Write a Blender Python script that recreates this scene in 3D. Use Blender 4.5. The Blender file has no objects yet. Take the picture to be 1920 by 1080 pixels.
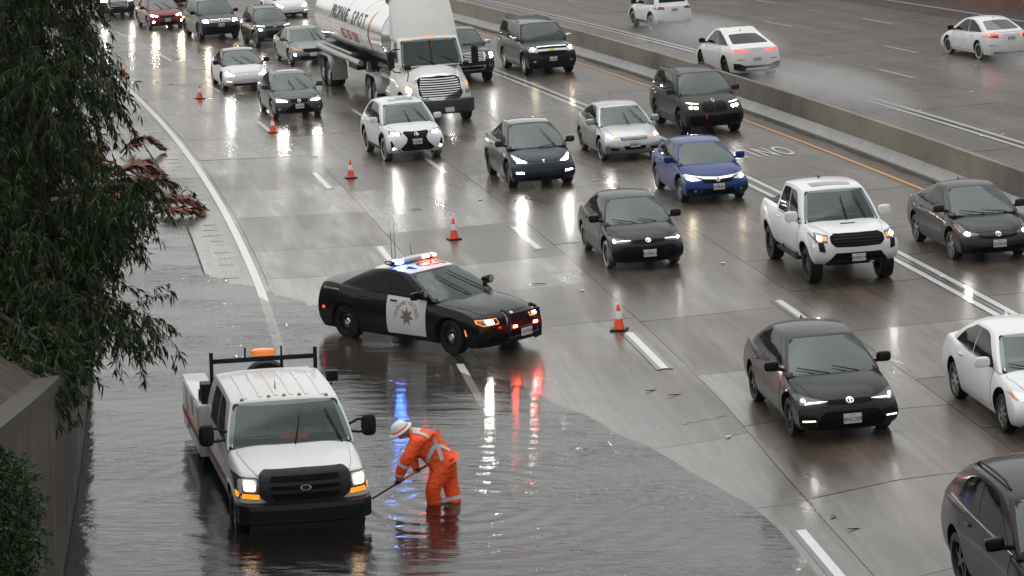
import bpy, bmesh, math, random
import numpy as np
from mathutils import Vector, Matrix
from mathutils.bvhtree import BVHTree

SC = bpy.context.scene
COL = SC.collection
R = math.radians
rnd = random.Random(7)

# ------------------------------------------------------------------ camera
CAM_H, CAM_PITCH, CAM_F = 10.3698, 0.172015, 4958.71
cam_d = bpy.data.cameras.new('camera')
cam = bpy.data.objects.new('camera', cam_d)
COL.objects.link(cam)
cam.location = (0, 0, CAM_H)
cam.rotation_euler = (math.pi / 2 - CAM_PITCH, 0, 0)
cam_d.sensor_width = 36
cam_d.lens = CAM_F / 1920 * 36
cam_d.clip_start = 0.5
cam_d.clip_end = 5000
SC.camera = cam

# ------------------------------------------------------------------ overcast sky and veiled sun
SUN_EL, SUN_AZ = R(75), R(-20)
world = bpy.data.worlds.new('World')
SC.world = world
world.use_nodes = True
wn = world.node_tree
wn.nodes.clear()
w_out = wn.nodes.new('ShaderNodeOutputWorld')
w_bg = wn.nodes.new('ShaderNodeBackground')
w_sky = wn.nodes.new('ShaderNodeTexSky')
w_sky.sky_type = 'NISHITA'
w_sky.sun_disc = False
w_sky.sun_elevation = SUN_EL
w_sky.sun_rotation = SUN_AZ
w_sky.air_density = 3.0
w_sky.dust_density = 1.0
w_sky.ozone_density = 1.0
w_hs = wn.nodes.new('ShaderNodeHueSaturation')      # cloud cover takes the blue out of the sky
w_hs.inputs['Saturation'].default_value = 0.10
wn.links.new(w_sky.outputs[0], w_hs.inputs['Color'])
wn.links.new(w_hs.outputs[0], w_bg.inputs['Color'])
w_bg.inputs['Strength'].default_value = 0.145
wn.links.new(w_bg.outputs[0], w_out.inputs['Surface'])

sun_d = bpy.data.lights.new('sun', 'SUN')
sun = bpy.data.objects.new('sun', sun_d)
COL.objects.link(sun)
sun_d.energy = 0.7
sun_d.angle = R(60)
sun_d.color = (1.0, 0.97, 0.93)
sun.rotation_euler = (math.pi / 2 - SUN_EL, 0, math.pi - SUN_AZ)
sun.location = (0, 0, 60)

SC.view_settings.view_transform = 'Standard'
SC.view_settings.look = 'None'
SC.view_settings.gamma = 1
SC.view_settings.exposure = 0.10
SC.view_settings.use_curve_mapping = False
SC.render.engine = 'CYCLES'
SC.cycles.use_denoising = True
SC.cycles.max_bounces = 6
SC.cycles.transparent_max_bounces = 12
SC.cycles.sample_clamp_indirect = 4.0
SC.cycles.volume_max_steps = 128
SC.cycles.volume_step_rate = 4.0

# ------------------------------------------------------------------ the road's own coordinates: s along, o across
PSI0, K0, K1, RX0, RY0 = 0.14335, 0.0019247, -3.86444e-06, -1.02616, 50.917
SS = np.arange(-80, 500, 0.25)
PS = PSI0 + K0 * SS + 0.5 * K1 * np.clip(SS, -80, 150) ** 2
_cx = np.concatenate([[0], np.cumsum((-np.sin(PS[1:]) - np.sin(PS[:-1])) / 8)])
_cy = np.concatenate([[0], np.cumsum((np.cos(PS[1:]) + np.cos(PS[:-1])) / 8)])
_i0 = 320
_cx += RX0 - _cx[_i0]
_cy += RY0 - _cy[_i0]
SHS = [-30, -14.7, -12.6, -9.3, -6.3, -3, -1, 2.9, 5.9, 9.2, 10.7, 14, 20, 24, 30]
SHO = [3.2, 3.28, 3.2, 2.75, 1.95, 1.0, .27, -1.2, -2.4, -3.6, -4.4, -4.7, -5.0, -7.3, -9]

def heading(s):
    return float(np.interp(s, SS, PS))

def xy(s, o):
    p = float(np.interp(s, SS, PS))
    return float(np.interp(s, SS, _cx)) + o * math.cos(p), float(np.interp(s, SS, _cy)) + o * math.sin(p)

def so(x, y):
    d = (_cx - x) ** 2 + (_cy - y) ** 2
    i = int(np.argmin(d))
    p = PS[i]
    return (float(SS[i] + (x - _cx[i]) * -math.sin(p) + (y - _cy[i]) * math.cos(p)),
            float((x - _cx[i]) * math.cos(p) + (y - _cy[i]) * math.sin(p)))

def zroad(s, o):
    nom = .055 * .5 * (o + math.sqrt(o * o + 1)) + .03
    D = float(np.interp(s, SHS, SHO)) - o
    if D >= 0:
        return -min(.32, .05 * D)
    t = min(1, -D / 3)
    return nom * t * t * (3 - 2 * t)

def P3(s, o, h=0.0):
    x, y = xy(s, o)
    return Vector((x, y, zroad(s, o) + h))

# ------------------------------------------------------------------ helpers
TMP = bpy.data.scenes.new('workbench')

def evaluated(objs, target):
    with bpy.context.temp_override(scene=TMP, view_layer=TMP.view_layers[0]):
        dg = bpy.context.evaluated_depsgraph_get()
        dg.update()
        ev = target.evaluated_get(dg)
        me = bpy.data.meshes.new_from_object(ev, depsgraph=dg)
    for o in objs:
        TMP.collection.objects.unlink(o)
        bpy.data.objects.remove(o)
    return me

def tmp_obj(me):
    o = bpy.data.objects.new('workpiece', me)
    TMP.collection.objects.link(o)
    return o

def smooth(me, ang=38):
    me.polygons.foreach_set('use_smooth', [True] * len(me.polygons))
    me.set_sharp_from_angle(angle=R(ang))

def mesh(verts, faces, name='mesh', sm=None):
    me = bpy.data.meshes.new(name)
    me.from_pydata([tuple(v) for v in verts], [], faces)
    me.update()
    if sm:
        smooth(me, sm)
    return me

def add(name, me, mats=None, parent=None, loc=None, rot=None, scale=None):
    o = bpy.data.objects.new(name, me)
    COL.objects.link(o)
    if me is not None and mats is not None:
        if not isinstance(mats, (list, tuple)):
            mats = [mats]
        if len(me.materials) == 0:
            for m in mats:
                me.materials.append(m)
    if parent is not None:
        o.parent = parent
    if loc is not None:
        o.location = loc
    if rot is not None:
        o.rotation_euler = rot
    if scale is not None:
        o.scale = scale
    return o

def tag(o, label=None, cat=None, group=None, kind=None):
    if label:
        o['label'] = label
    if cat:
        o['category'] = cat
    if group:
        o['group'] = group
    if kind:
        o['kind'] = kind
    return o

def empty(name, label=None, cat=None, group=None):
    o = bpy.data.objects.new(name, None)
    COL.objects.link(o)
    return tag(o, label, cat, group)

def bm_mesh(bm, name='mesh', sm=None):
    me = bpy.data.meshes.new(name)
    bm.to_mesh(me)
    bm.free()
    if sm:
        smooth(me, sm)
    return me

def box_bm(bm, c, d, rot=None, bev=0.0):
    r = bmesh.ops.create_cube(bm, size=1.0)
    vs = r['verts']
    for v in vs:
        v.co = Vector((v.co.x * d[0], v.co.y * d[1], v.co.z * d[2]))
    if bev > 0:
        es = list({e for v in vs for e in v.link_edges})
        b = bmesh.ops.bevel(bm, geom=es, offset=bev, segments=2, affect='EDGES', profile=.6)
        vs = list({v for f in b['faces'] for v in f.verts} | {v for v in vs if v.is_valid})
        # faces of the island
        seen = set(vs)
        st = list(vs)
        while st:
            v = st.pop()
            for e in v.link_edges:
                w = e.other_vert(v)
                if w not in seen:
                    seen.add(w)
                    st.append(w)
        vs = list(seen)
    M = Matrix.Translation(Vector(c))
    if rot is not None:
        M = M @ rot
    for v in vs:
        v.co = M @ v.co
    return vs

def box_mesh(c, d, rot=None, bev=0.0, sm=40):
    bm = bmesh.new()
    box_bm(bm, c, d, rot, bev)
    return bm_mesh(bm, 'box', sm)

def boxes_mesh(lst, bev=0.0):
    bm = bmesh.new()
    for it in lst:
        box_bm(bm, it[0], it[1], it[2] if len(it) > 2 else None, bev)
    return bm_mesh(bm, 'boxes', 40)

def tube_bm(bm, pts, r, n=8, cap=True):
    pts = [Vector(p) for p in pts]
    rs = r if isinstance(r, (list, tuple)) else [r] * len(pts)
    rings = []
    up = Vector((0, 0, 1))
    for i, p in enumerate(pts):
        a = pts[max(0, i - 1)]
        b = pts[min(len(pts) - 1, i + 1)]
        t = (b - a).normalized()
        u = t.cross(up)
        if u.length < 1e-3:
            u = t.cross(Vector((1, 0, 0)))
        u.normalize()
        w = u.cross(t)
        rings.append([bm.verts.new(p + (u * math.cos(2 * math.pi * k / n) + w * math.sin(2 * math.pi * k / n)) * rs[i]) for k in range(n)])
    for a, b in zip(rings, rings[1:]):
        for k in range(n):
            bm.faces.new((a[k], a[(k + 1) % n], b[(k + 1) % n], b[k]))
    if cap:
        bm.faces.new(rings[0][::-1])
        bm.faces.new(rings[-1])

def tube_mesh(pts, r, n=8):
    bm = bmesh.new()
    tube_bm(bm, pts, r, n)
    bmesh.ops.recalc_face_normals(bm, faces=bm.faces)
    return bm_mesh(bm, 'tube', 50)

def lathe_mesh(prof, n=24, axis='z', closed=False):
    """prof: (radius, along) pairs, swept about an axis"""
    bm = bmesh.new()
    rings = []
    for r, a in prof:
        ring = []
        for k in range(n):
            t = 2 * math.pi * k / n
            if axis == 'z':
                co = (r * math.cos(t), r * math.sin(t), a)
            elif axis == 'y':
                co = (r * math.cos(t), a, r * math.sin(t))
            else:
                co = (a, r * math.cos(t), r * math.sin(t))
            ring.append(bm.verts.new(co))
        rings.append(ring)
    prs = list(zip(rings, rings[1:]))
    if closed:
        prs.append((rings[-1], rings[0]))
    for a, b in prs:
        for k in range(n):
            bm.faces.new((a[k], a[(k + 1) % n], b[(k + 1) % n], b[k]))
    if not closed:
        for ring in (rings[0], rings[-1]):
            bm.faces.new(ring)
    bmesh.ops.remove_doubles(bm, verts=bm.verts, dist=1e-5)
    bmesh.ops.recalc_face_normals(bm, faces=bm.faces)
    return bm_mesh(bm, 'lathe', 35)

def blob_mesh(d, c=(0, 0, 0), lev=2, rot=None):
    """a soft-edged box (subdivided cube), d = full dimensions"""
    bm = bmesh.new()
    bmesh.ops.create_cube(bm, size=1.0)
    es = bm.edges[:]
    bmesh.ops.bevel(bm, geom=es, offset=.18, segments=1, affect='EDGES')
    me = bm_mesh(bm)
    o = tmp_obj(me)
    m = o.modifiers.new('s', 'SUBSURF')
    m.levels = lev
    me2 = evaluated([o], o)
    bpy.data.meshes.remove(me)
    M = Matrix.Translation(Vector(c)) @ (rot.to_4x4() if rot is not None else Matrix()) @ Matrix.Diagonal((d[0] * 1.12, d[1] * 1.12, d[2] * 1.12, 1))
    me2.transform(M)
    smooth(me2, 60)
    return me2

def join_meshes(lst, name='joined'):
    bm = bmesh.new()
    for m in lst:
        bm.from_mesh(m)
    me = bpy.data.meshes.new(name)
    bm.to_mesh(me)
    bm.free()
    smooth(me, 40)
    return me

_txt = {}

def text_2d(s, size=1.0, width=1.0, bold=0.0, bis=0.0):
    """letters as flat triangles: verts (x, y) centred, faces"""
    key = (s, size, width, bold, bis)
    if key in _txt:
        return _txt[key]
    cu = bpy.data.curves.new('lettering', 'FONT')
    cu.body = s
    cu.size = size
    cu.offset = bold * size
    cu.resolution_u = 3
    cu.align_x = 'CENTER'
    cu.align_y = 'CENTER'
    o = tmp_obj(cu)
    me = evaluated([o], o)
    bm = bmesh.new()
    bm.from_mesh(me)
    bmesh.ops.triangulate(bm, faces=bm.faces)
    k = 1
    while bis and k * bis < size * 2:
        bmesh.ops.bisect_plane(bm, geom=bm.verts[:] + bm.edges[:] + bm.faces[:], plane_co=(0, k * bis - size, 0), plane_no=(0, 1, 0), dist=1e-5)
        k += 1
    bmesh.ops.remove_doubles(bm, verts=bm.verts, dist=1e-5)
    bm.verts.index_update()
    vs = [(v.co.x * width, v.co.y) for v in bm.verts]
    fs = [tuple(v.index for v in f.verts) for f in bm.faces]
    bm.free()
    bpy.data.meshes.remove(me)
    _txt[key] = (vs, fs)
    return vs, fs

def text_mesh(s, size, fn, width=1.0, bold=.012, bis=0.0):
    vs, fs = text_2d(s, size, width, bold, bis)
    return mesh([fn(a, b) for a, b in vs], fs, 'lettering')

def round_poly(poly, r, n=3):
    out = []
    m = len(poly)
    for i in range(m):
        p0, p1, p2 = Vector(poly[i - 1]), Vector(poly[i]), Vector(poly[(i + 1) % m])
        a, b = p0 - p1, p2 - p1
        ra = min(r, a.length * .45)
        rb = min(r, b.length * .45)
        A, B = p1 + a.normalized() * ra, p1 + b.normalized() * rb
        for k in range(n + 1):
            t = k / n
            q = A * (1 - t) ** 2 + p1 * 2 * t * (1 - t) + B * t * t
            out.append((q.x, q.y))
    return out

def grid_poly(poly, sx, sy):
    bm = bmesh.new()
    vs = [bm.verts.new((p[0], p[1], 0)) for p in poly]
    f = bm.faces.new(vs)
    bm.normal_update()
    if f.normal.z < 0:
        f.normal_flip()
    bmesh.ops.triangulate(bm, faces=[f])
    for ax, st in ((0, sx), (1, sy)):
        lo = min(p[ax] for p in poly)
        hi = max(p[ax] for p in poly)
        n = int((hi - lo) / st)
        for k in range(1, n + 1):
            c = lo + (hi - lo) * k / (n + 1)
            co = (c, 0, 0) if ax == 0 else (0, c, 0)
            no = (1, 0, 0) if ax == 0 else (0, 1, 0)
            bmesh.ops.bisect_plane(bm, geom=bm.verts[:] + bm.edges[:] + bm.faces[:], plane_co=co, plane_no=no, dist=1e-5)
    bmesh.ops.remove_doubles(bm, verts=bm.verts, dist=1e-5)
    return bm

# ------------------------------------------------------------------ materials
MAT = {}

def principled(name, col, rough=.5, metal=0.0, spec=.5, coat=0.0, coat_rough=.05, emit=None, emit_s=0.0):
    if name in MAT:
        return MAT[name]
    m = bpy.data.materials.new(name)
    m.use_nodes = True
    b = m.node_tree.nodes['Principled BSDF']
    b.inputs['Base Color'].default_value = (*col, 1)
    b.inputs['Roughness'].default_value = rough
    b.inputs['Metallic'].default_value = metal
    b.inputs['Specular IOR Level'].default_value = spec
    b.inputs['Coat Weight'].default_value = coat
    b.inputs['Coat Roughness'].default_value = coat_rough
    if emit:
        b.inputs['Emission Color'].default_value = (*emit, 1)
        b.inputs['Emission Strength'].default_value = emit_s
    MAT[name] = m
    return m

def N(m, t, **kw):
    n = m.node_tree.nodes.new(t)
    for k, v in kw.items():
        if k in n.inputs:
            n.inputs[k].default_value = v
        else:
            setattr(n, k, v)
    return n

def LK(m, a, b):
    m.node_tree.links.new(a, b)

def noise(m, vec, scale, detail=4, rough=.55):
    n = N(m, 'ShaderNodeTexNoise', Scale=scale, Detail=detail, Roughness=rough)
    LK(m, vec, n.inputs['Vector'])
    return n.outputs['Fac']

def ramp(m, fac, stops):
    n = N(m, 'ShaderNodeValToRGB')
    cr = n.color_ramp
    while len(cr.elements) > 1:
        cr.elements.remove(cr.elements[-1])
    cr.elements[0].position = stops[0][0]
    cr.elements[0].color = (*stops[0][1], 1)
    for p, c in stops[1:]:
        e = cr.elements.new(p)
        e.color = (*c, 1)
    LK(m, fac, n.inputs['Fac'])
    return n.outputs['Color']

def fmath(m, op, a, b=None, c=None):
    n = N(m, 'ShaderNodeMath')
    n.operation = op
    for i, v in enumerate((a, b, c)):
        if v is None:
            continue
        if hasattr(v, 'node'):
            LK(m, v, n.inputs[i])
        else:
            n.inputs[i].default_value = v
    return n.outputs[0]

def mixc(m, fac, a, b, mode='MIX'):
    n = N(m, 'ShaderNodeMix')
    n.data_type = 'RGBA'
    n.blend_type = mode
    for sock, v in ((n.inputs[0], fac), (n.inputs[6], a), (n.inputs[7], b)):
        if hasattr(v, 'node'):
            LK(m, v, sock)
        elif isinstance(v, (int, float)):
            sock.default_value = v
        else:
            sock.default_value = (*v, 1)
    return n.outputs[2]

def coords(m, kind='Object'):
    return N(m, 'ShaderNodeTexCoord').outputs[kind]

def mapping(m, vec, scale=(1, 1, 1), rot=(0, 0, 0)):
    n = N(m, 'ShaderNodeMapping')
    n.inputs['Scale'].default_value = scale
    n.inputs['Rotation'].default_value = rot
    LK(m, vec, n.inputs['Vector'])
    return n.outputs[0]

def bump(m, h, strength, dist, normal=None):
    n = N(m, 'ShaderNodeBump', Strength=strength, Distance=dist)
    LK(m, h, n.inputs['Height'])
    if normal:
        LK(m, normal, n.inputs['Normal'])
    return n.outputs[0]

def bsdf(m):
    return m.node_tree.nodes['Principled BSDF']

def paint(name, col, metal=0.0, rough=.35, coat=.6):
    """car paint beaded with rain"""
    if name in MAT:
        return MAT[name]
    m = principled(name, col, rough, metal, .12, coat, .04)
    bsdf(m).inputs['Coat IOR'].default_value = 1.36
    v = coords(m)
    vor = N(m, 'ShaderNodeTexVoronoi', Scale=38.0)
    LK(m, v, vor.inputs['Vector'])
    drop = fmath(m, 'LESS_THAN', vor.outputs['Distance'], .22)
    patchy = fmath(m, 'MULTIPLY', drop, noise(m, v, 3.0, 2))
    nb = bump(m, patchy, .25, .003)
    LK(m, nb, bsdf(m).inputs['Coat Normal'])
    LK(m, bump(m, patchy, .12, .003), bsdf(m).inputs['Normal'])
    grime = ramp(m, fmath(m, 'MULTIPLY', noise(m, v, 2.2, 5, .65), 1.0), [(.35, (0, 0, 0)), (.8, (1, 1, 1))])
    LK(m, mixc(m, fmath(m, 'MULTIPLY', grime, .35), col, tuple(c * .75 + .003 for c in col)), bsdf(m).inputs['Base Color'])
    LK(m, fmath(m, 'MULTIPLY_ADD', grime, .12, .04), bsdf(m).inputs['Coat Roughness'])
    return m

def emitter(name, col, strength):
    m = principled(name, tuple(min(.8, c) for c in col), .3, emit=col, emit_s=strength)
    return m

BLACK = principled('black_plastic', (.009, .009, .010), .42, 0, .2)
TRIM = principled('satin_trim', (.016, .016, .017), .35, 0, .25)
MESHG = principled('grille_black', (.003, .003, .0035), .5, 0, .08)
RUBBER = principled('wet_rubber', (.009, .009, .009), .42, 0, .2)
CHROME = principled('chrome', (.75, .75, .75), .12, 1.0)
ALLOY = principled('alloy', (.38, .38, .39), .28, .9)
ALLOYD = principled('dark_alloy', (.04, .04, .042), .3, .6)
STEEL = principled('steel_rim', (.012, .012, .013), .4)
SEALM = principled('panel_gap', (.004, .004, .004), .7)
HOUSING = principled('lamp_housing', (.06, .06, .065), .12, .3, coat=1)
REFLECTOR = principled('lamp_reflector', (.55, .55, .56), .15, .6, coat=1)
INTER = principled('interior_cloth', (.040, .040, .042), .8)
DASHM = principled('dashboard', (.040, .040, .042), .6)
PLATE = principled('plate_white', (.62, .62, .6), .35)
PLATET = principled('plate_ink', (.02, .03, .12), .4)
PLATER = principled('plate_red', (.5, .03, .03), .4)
LED = emitter('led_white', (1.0, .97, .9), 120)
LEDW = emitter('halogen_warm', (1.0, .82, .55), 100)
DRL = emitter('running_light', (1.0, .90, .68), 2.2)
AMBER = principled('amber_lit', (.45, .10, .008), .2, emit=(1.0, .30, .02), emit_s=1.2)
AMBERO = principled('amber_lens', (.6, .18, .01), .15, coat=1)
REDL = emitter('red_lit', (1.0, .03, .02), 6)
REDO = principled('red_lens', (.28, .008, .01), .12, coat=1)
BLUEL = emitter('blue_lit', (.08, .22, 1.0), 190)
REDB = emitter('red_beacon', (1.0, .05, .025), 90)
ORANGE_C = principled('cone_orange', (1.0, .095, .018), .35)
WHITE_R = principled('reflective_white', (.75, .75, .74), .35)

def make_glass():
    m = bpy.data.materials.new('windshield_glass')
    m.use_nodes = True
    nt = m.node_tree
    nt.nodes.clear()
    out = nt.nodes.new('ShaderNodeOutputMaterial')
    mx = nt.nodes.new('ShaderNodeMixShader')
    tr = nt.nodes.new('ShaderNodeBsdfTransparent')
    tr.inputs[0].default_value = (.60, .68, .64, 1)
    gl = nt.nodes.new('ShaderNodeBsdfGlossy')
    gl.inputs['Color'].default_value = (.84, .95, .92, 1)
    gl.inputs['Roughness'].default_value = .04
    fr = nt.nodes.new('ShaderNodeFresnel')
    fr.inputs['IOR'].default_value = 1.72
    tc = nt.nodes.new('ShaderNodeTexCoord')
    nz = nt.nodes.new('ShaderNodeTexNoise')
    nz.inputs['Scale'].default_value = 60
    nt.links.new(tc.outputs['Object'], nz.inputs['Vector'])
    bp = nt.nodes.new('ShaderNodeBump')
    bp.inputs['Strength'].default_value = .12
    bp.inputs['Distance'].default_value = .004
    nt.links.new(nz.outputs[0], bp.inputs['Height'])
    nt.links.new(bp.outputs[0], gl.inputs['Normal'])
    nt.links.new(fr.outputs[0], mx.inputs[0])
    nt.links.new(tr.outputs[0], mx.inputs[1])
    nt.links.new(gl.outputs[0], mx.inputs[2])
    nt.links.new(mx.outputs[0], out.inputs['Surface'])
    return m

GLASS = make_glass()
TINT = principled('tinted_glass', (.004, .005, .006), .04, 0, .16)
DGLASS = principled('dark_glass', (.012, .020, .020), .04, 0, .8)
# ------------------------------------------------------------------ vehicles: shells, fitted panels, wheels
def tab(t, x):
    return float(np.interp(x, [p[0] for p in t], [p[1] for p in t]))

VST = [-1, -.965, -.84, -.58, -.28, 0, .28, .58, .84, .965, 1]
WST = [0, .05, .2, .4, .6, .78, .93, 1]

def shell(fn, us, vs, ws):
    """closed box of quads mapped through fn(u, v, w)"""
    bm = bmesh.new()
    idx = {}
    nu, nv, nw = len(us) - 1, len(vs) - 1, len(ws) - 1

    def V(i, j, k):
        if (i, j, k) not in idx:
            idx[(i, j, k)] = bm.verts.new(fn(us[i], vs[j], ws[k]))
        return idx[(i, j, k)]
    for j in range(nv):
        for k in range(nw):
            for i in (0, nu):
                bm.faces.new((V(i, j, k), V(i, j + 1, k), V(i, j + 1, k + 1), V(i, j, k + 1)))
    for i in range(nu):
        for k in range(nw):
            for j in (0, nv):
                bm.faces.new((V(i, j, k), V(i + 1, j, k), V(i + 1, j, k + 1), V(i, j, k + 1)))
        for j in range(nv):
            for k in (0, nw):
                bm.faces.new((V(i, j, k), V(i + 1, j, k), V(i + 1, j + 1, k), V(i, j + 1, k)))
    bmesh.ops.recalc_face_normals(bm, faces=bm.faces)
    return bm_mesh(bm, 'shell')

def sub_cut(me, lev, cutter=None, mats=None):
    o = tmp_obj(me)
    objs = [o]
    if mats:
        for m in mats:
            me.materials.append(m)
    md = o.modifiers.new('s', 'SUBSURF')
    md.levels = lev
    if cutter is not None:
        c = tmp_obj(cutter)
        objs.append(c)
        if mats:
            for m in mats:
                cutter.materials.append(m)
            cutter.polygons.foreach_set('material_index', [1] * len(cutter.polygons))
        b = o.modifiers.new('b', 'BOOLEAN')
        b.operation = 'DIFFERENCE'
        b.solver = 'EXACT'
        b.object = c
    out = evaluated(objs, o)
    smooth(out, 42)
    return out

BASE = dict(bot=[(0, .20), (.35, .17), (1.0, .19), (99, .20)], crown=.05, crown_r=.03,
            side=[(0, .075), (.12, .03), (.35, .0), (.62, .004), (.86, .03), (1, .085)],
            tf=.035, df=1.0, tr=.06, dr=1.0, cf=.20, cr=.18, cp=3.9,
            nose=[(0, .13), (.15, .03), (.4, 0), (.62, .015), (.85, .07), (1, .17)],
            tail=[(0, .12), (.2, .02), (.45, 0), (.7, .03), (1, .10)],
            flare=.018, rcrown=.045, fdrop=.055, rdrop=.05, wcurve=.13, rcurve=.09, gtr=.05, bulge=.03, hood_ridge=.012)

def sedan(L, W, H, wb, fo=.92, **kw):
    k = H / 1.435
    P = dict(BASE, L=L, W=W, H=H, wb=wb, fo=fo, R=.325, tw=.205,
             top=[(0, .68 * k), (.07, .735 * k), (.3, .82 * k), (.7, .89 * k), (1.15, .935 * k), (1.7, .94 * k), (L - 1.25, .965 * k),
                  (L - .6, 1.01 * k), (L - .12, 1.01 * k), (L, .95 * k)],
             dcb=1.0, dct=1.90, drt=L - 1.26, drb=L - .42, z0=.87 * k, zr=H, hwb=W / 2 - .075, hwt=W / 2 - .305, gtr=.03)
    P.update(kw)
    return P

def suv(L, W, H, wb, fo=.92, **kw):
    k = H / 1.70
    P = dict(BASE, L=L, W=W, H=H, wb=wb, fo=fo, R=.365, tw=.235,
             bot=[(0, .27), (.35, .23), (1, .25), (99, .26)],
             top=[(0, .86 * k), (.07, .92 * k), (.3, 1.0 * k), (.7, 1.06 * k), (1.15, 1.10 * k), (1.7, 1.12 * k), (L - .6, 1.15 * k), (L, 1.12 * k)],
             dcb=1.02, dct=1.82, drt=L - .62, drb=L - .16, z0=1.04 * k, zr=H, hwb=W / 2 - .075, hwt=W / 2 - .27,
             cf=.22, cr=.14, rdrop=.03)
    P.update(kw)
    return P

_wheels = {}

def wheel_meshes(Rr, tw, style):
    key = (round(Rr, 3), round(tw, 3), style)
    if key in _wheels:
        return _wheels[key]
    h = tw / 2
    rr = Rr * (.60 if style in ('steel', 'truck', 'offroad') else .70)
    tyre = lathe_mesh([(rr, -h * .86), (rr + .012, -h), (Rr * .94, -h * 1.02), (Rr * .985, -h * .86), (Rr, -h * .5), (Rr, h * .5), (Rr * .985, h * .86),
                       (Rr * .94, h * 1.02), (rr + .012, h), (rr, h * .86)], 32, 'y', closed=True)
    bm = bmesh.new()
    # barrel and dark back plate
    me = lathe_mesh([(0.02, h * .1), (rr * .98, h * .1), (rr * 1.0, h * .9), (rr * .95, h * .93), (rr * .92, h * .55), (rr * .92, h * .25), (0.02, h * .25)], 28, 'y')
    bm.from_mesh(me)
    n = {'alloy5': 5, 'alloy10': 10, 'alloy7': 7, 'star': 5, 'steel': 0, 'truck': 0, 'offroad': 6, 'aero': 9}[style]
    nb = len(bm.faces)
    for i in range(n):
        a = 2 * math.pi * i / n
        offs = (-.13, .13) if style == 'star' else (0,)
        for da in offs:
            wd = {'alloy5': .085, 'alloy10': .045, 'alloy7': .06, 'star': .03, 'offroad': .08, 'aero': .085}[style] * Rr / .33
            M = Matrix.Rotation(-(a + da * .5), 4, 'Y') @ Matrix.Translation((rr * .5, h * .62, 0)) @ Matrix.Rotation(da * 1.2, 4, 'Y')
            vs = bmesh.ops.create_cube(bm, size=1)['verts']
            for v in vs:
                t = v.co.x + .5
                v.co = M @ Vector((v.co.x * rr * .92, v.co.y * (.05 - .015 * t), v.co.z * wd * (1.0 - .25 * t)))
    hub_r = rr * (.20 if n else .36)
    hub = lathe_mesh([(0, h * .25), (hub_r, h * .25), (hub_r, h * .62), (hub_r * .8, h * .78), (0, h * .80)], 20, 'y')
    if n:
        bm.from_mesh(hub)
    if style in ('steel', 'truck'):
        dish = lathe_mesh([(hub_r * .9, h * .3), (rr * .55, h * .62), (rr * .72, h * .6), (rr * .94, h * .3), (rr * .94, h * .2), (hub_r * .9, h * .2)], 24, 'y')
        bm.from_mesh(dish)
    rim = bm_mesh(bm, 'rim', 35)
    _wheels[key] = (tyre, rim, hub)
    return _wheels[key]

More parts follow.
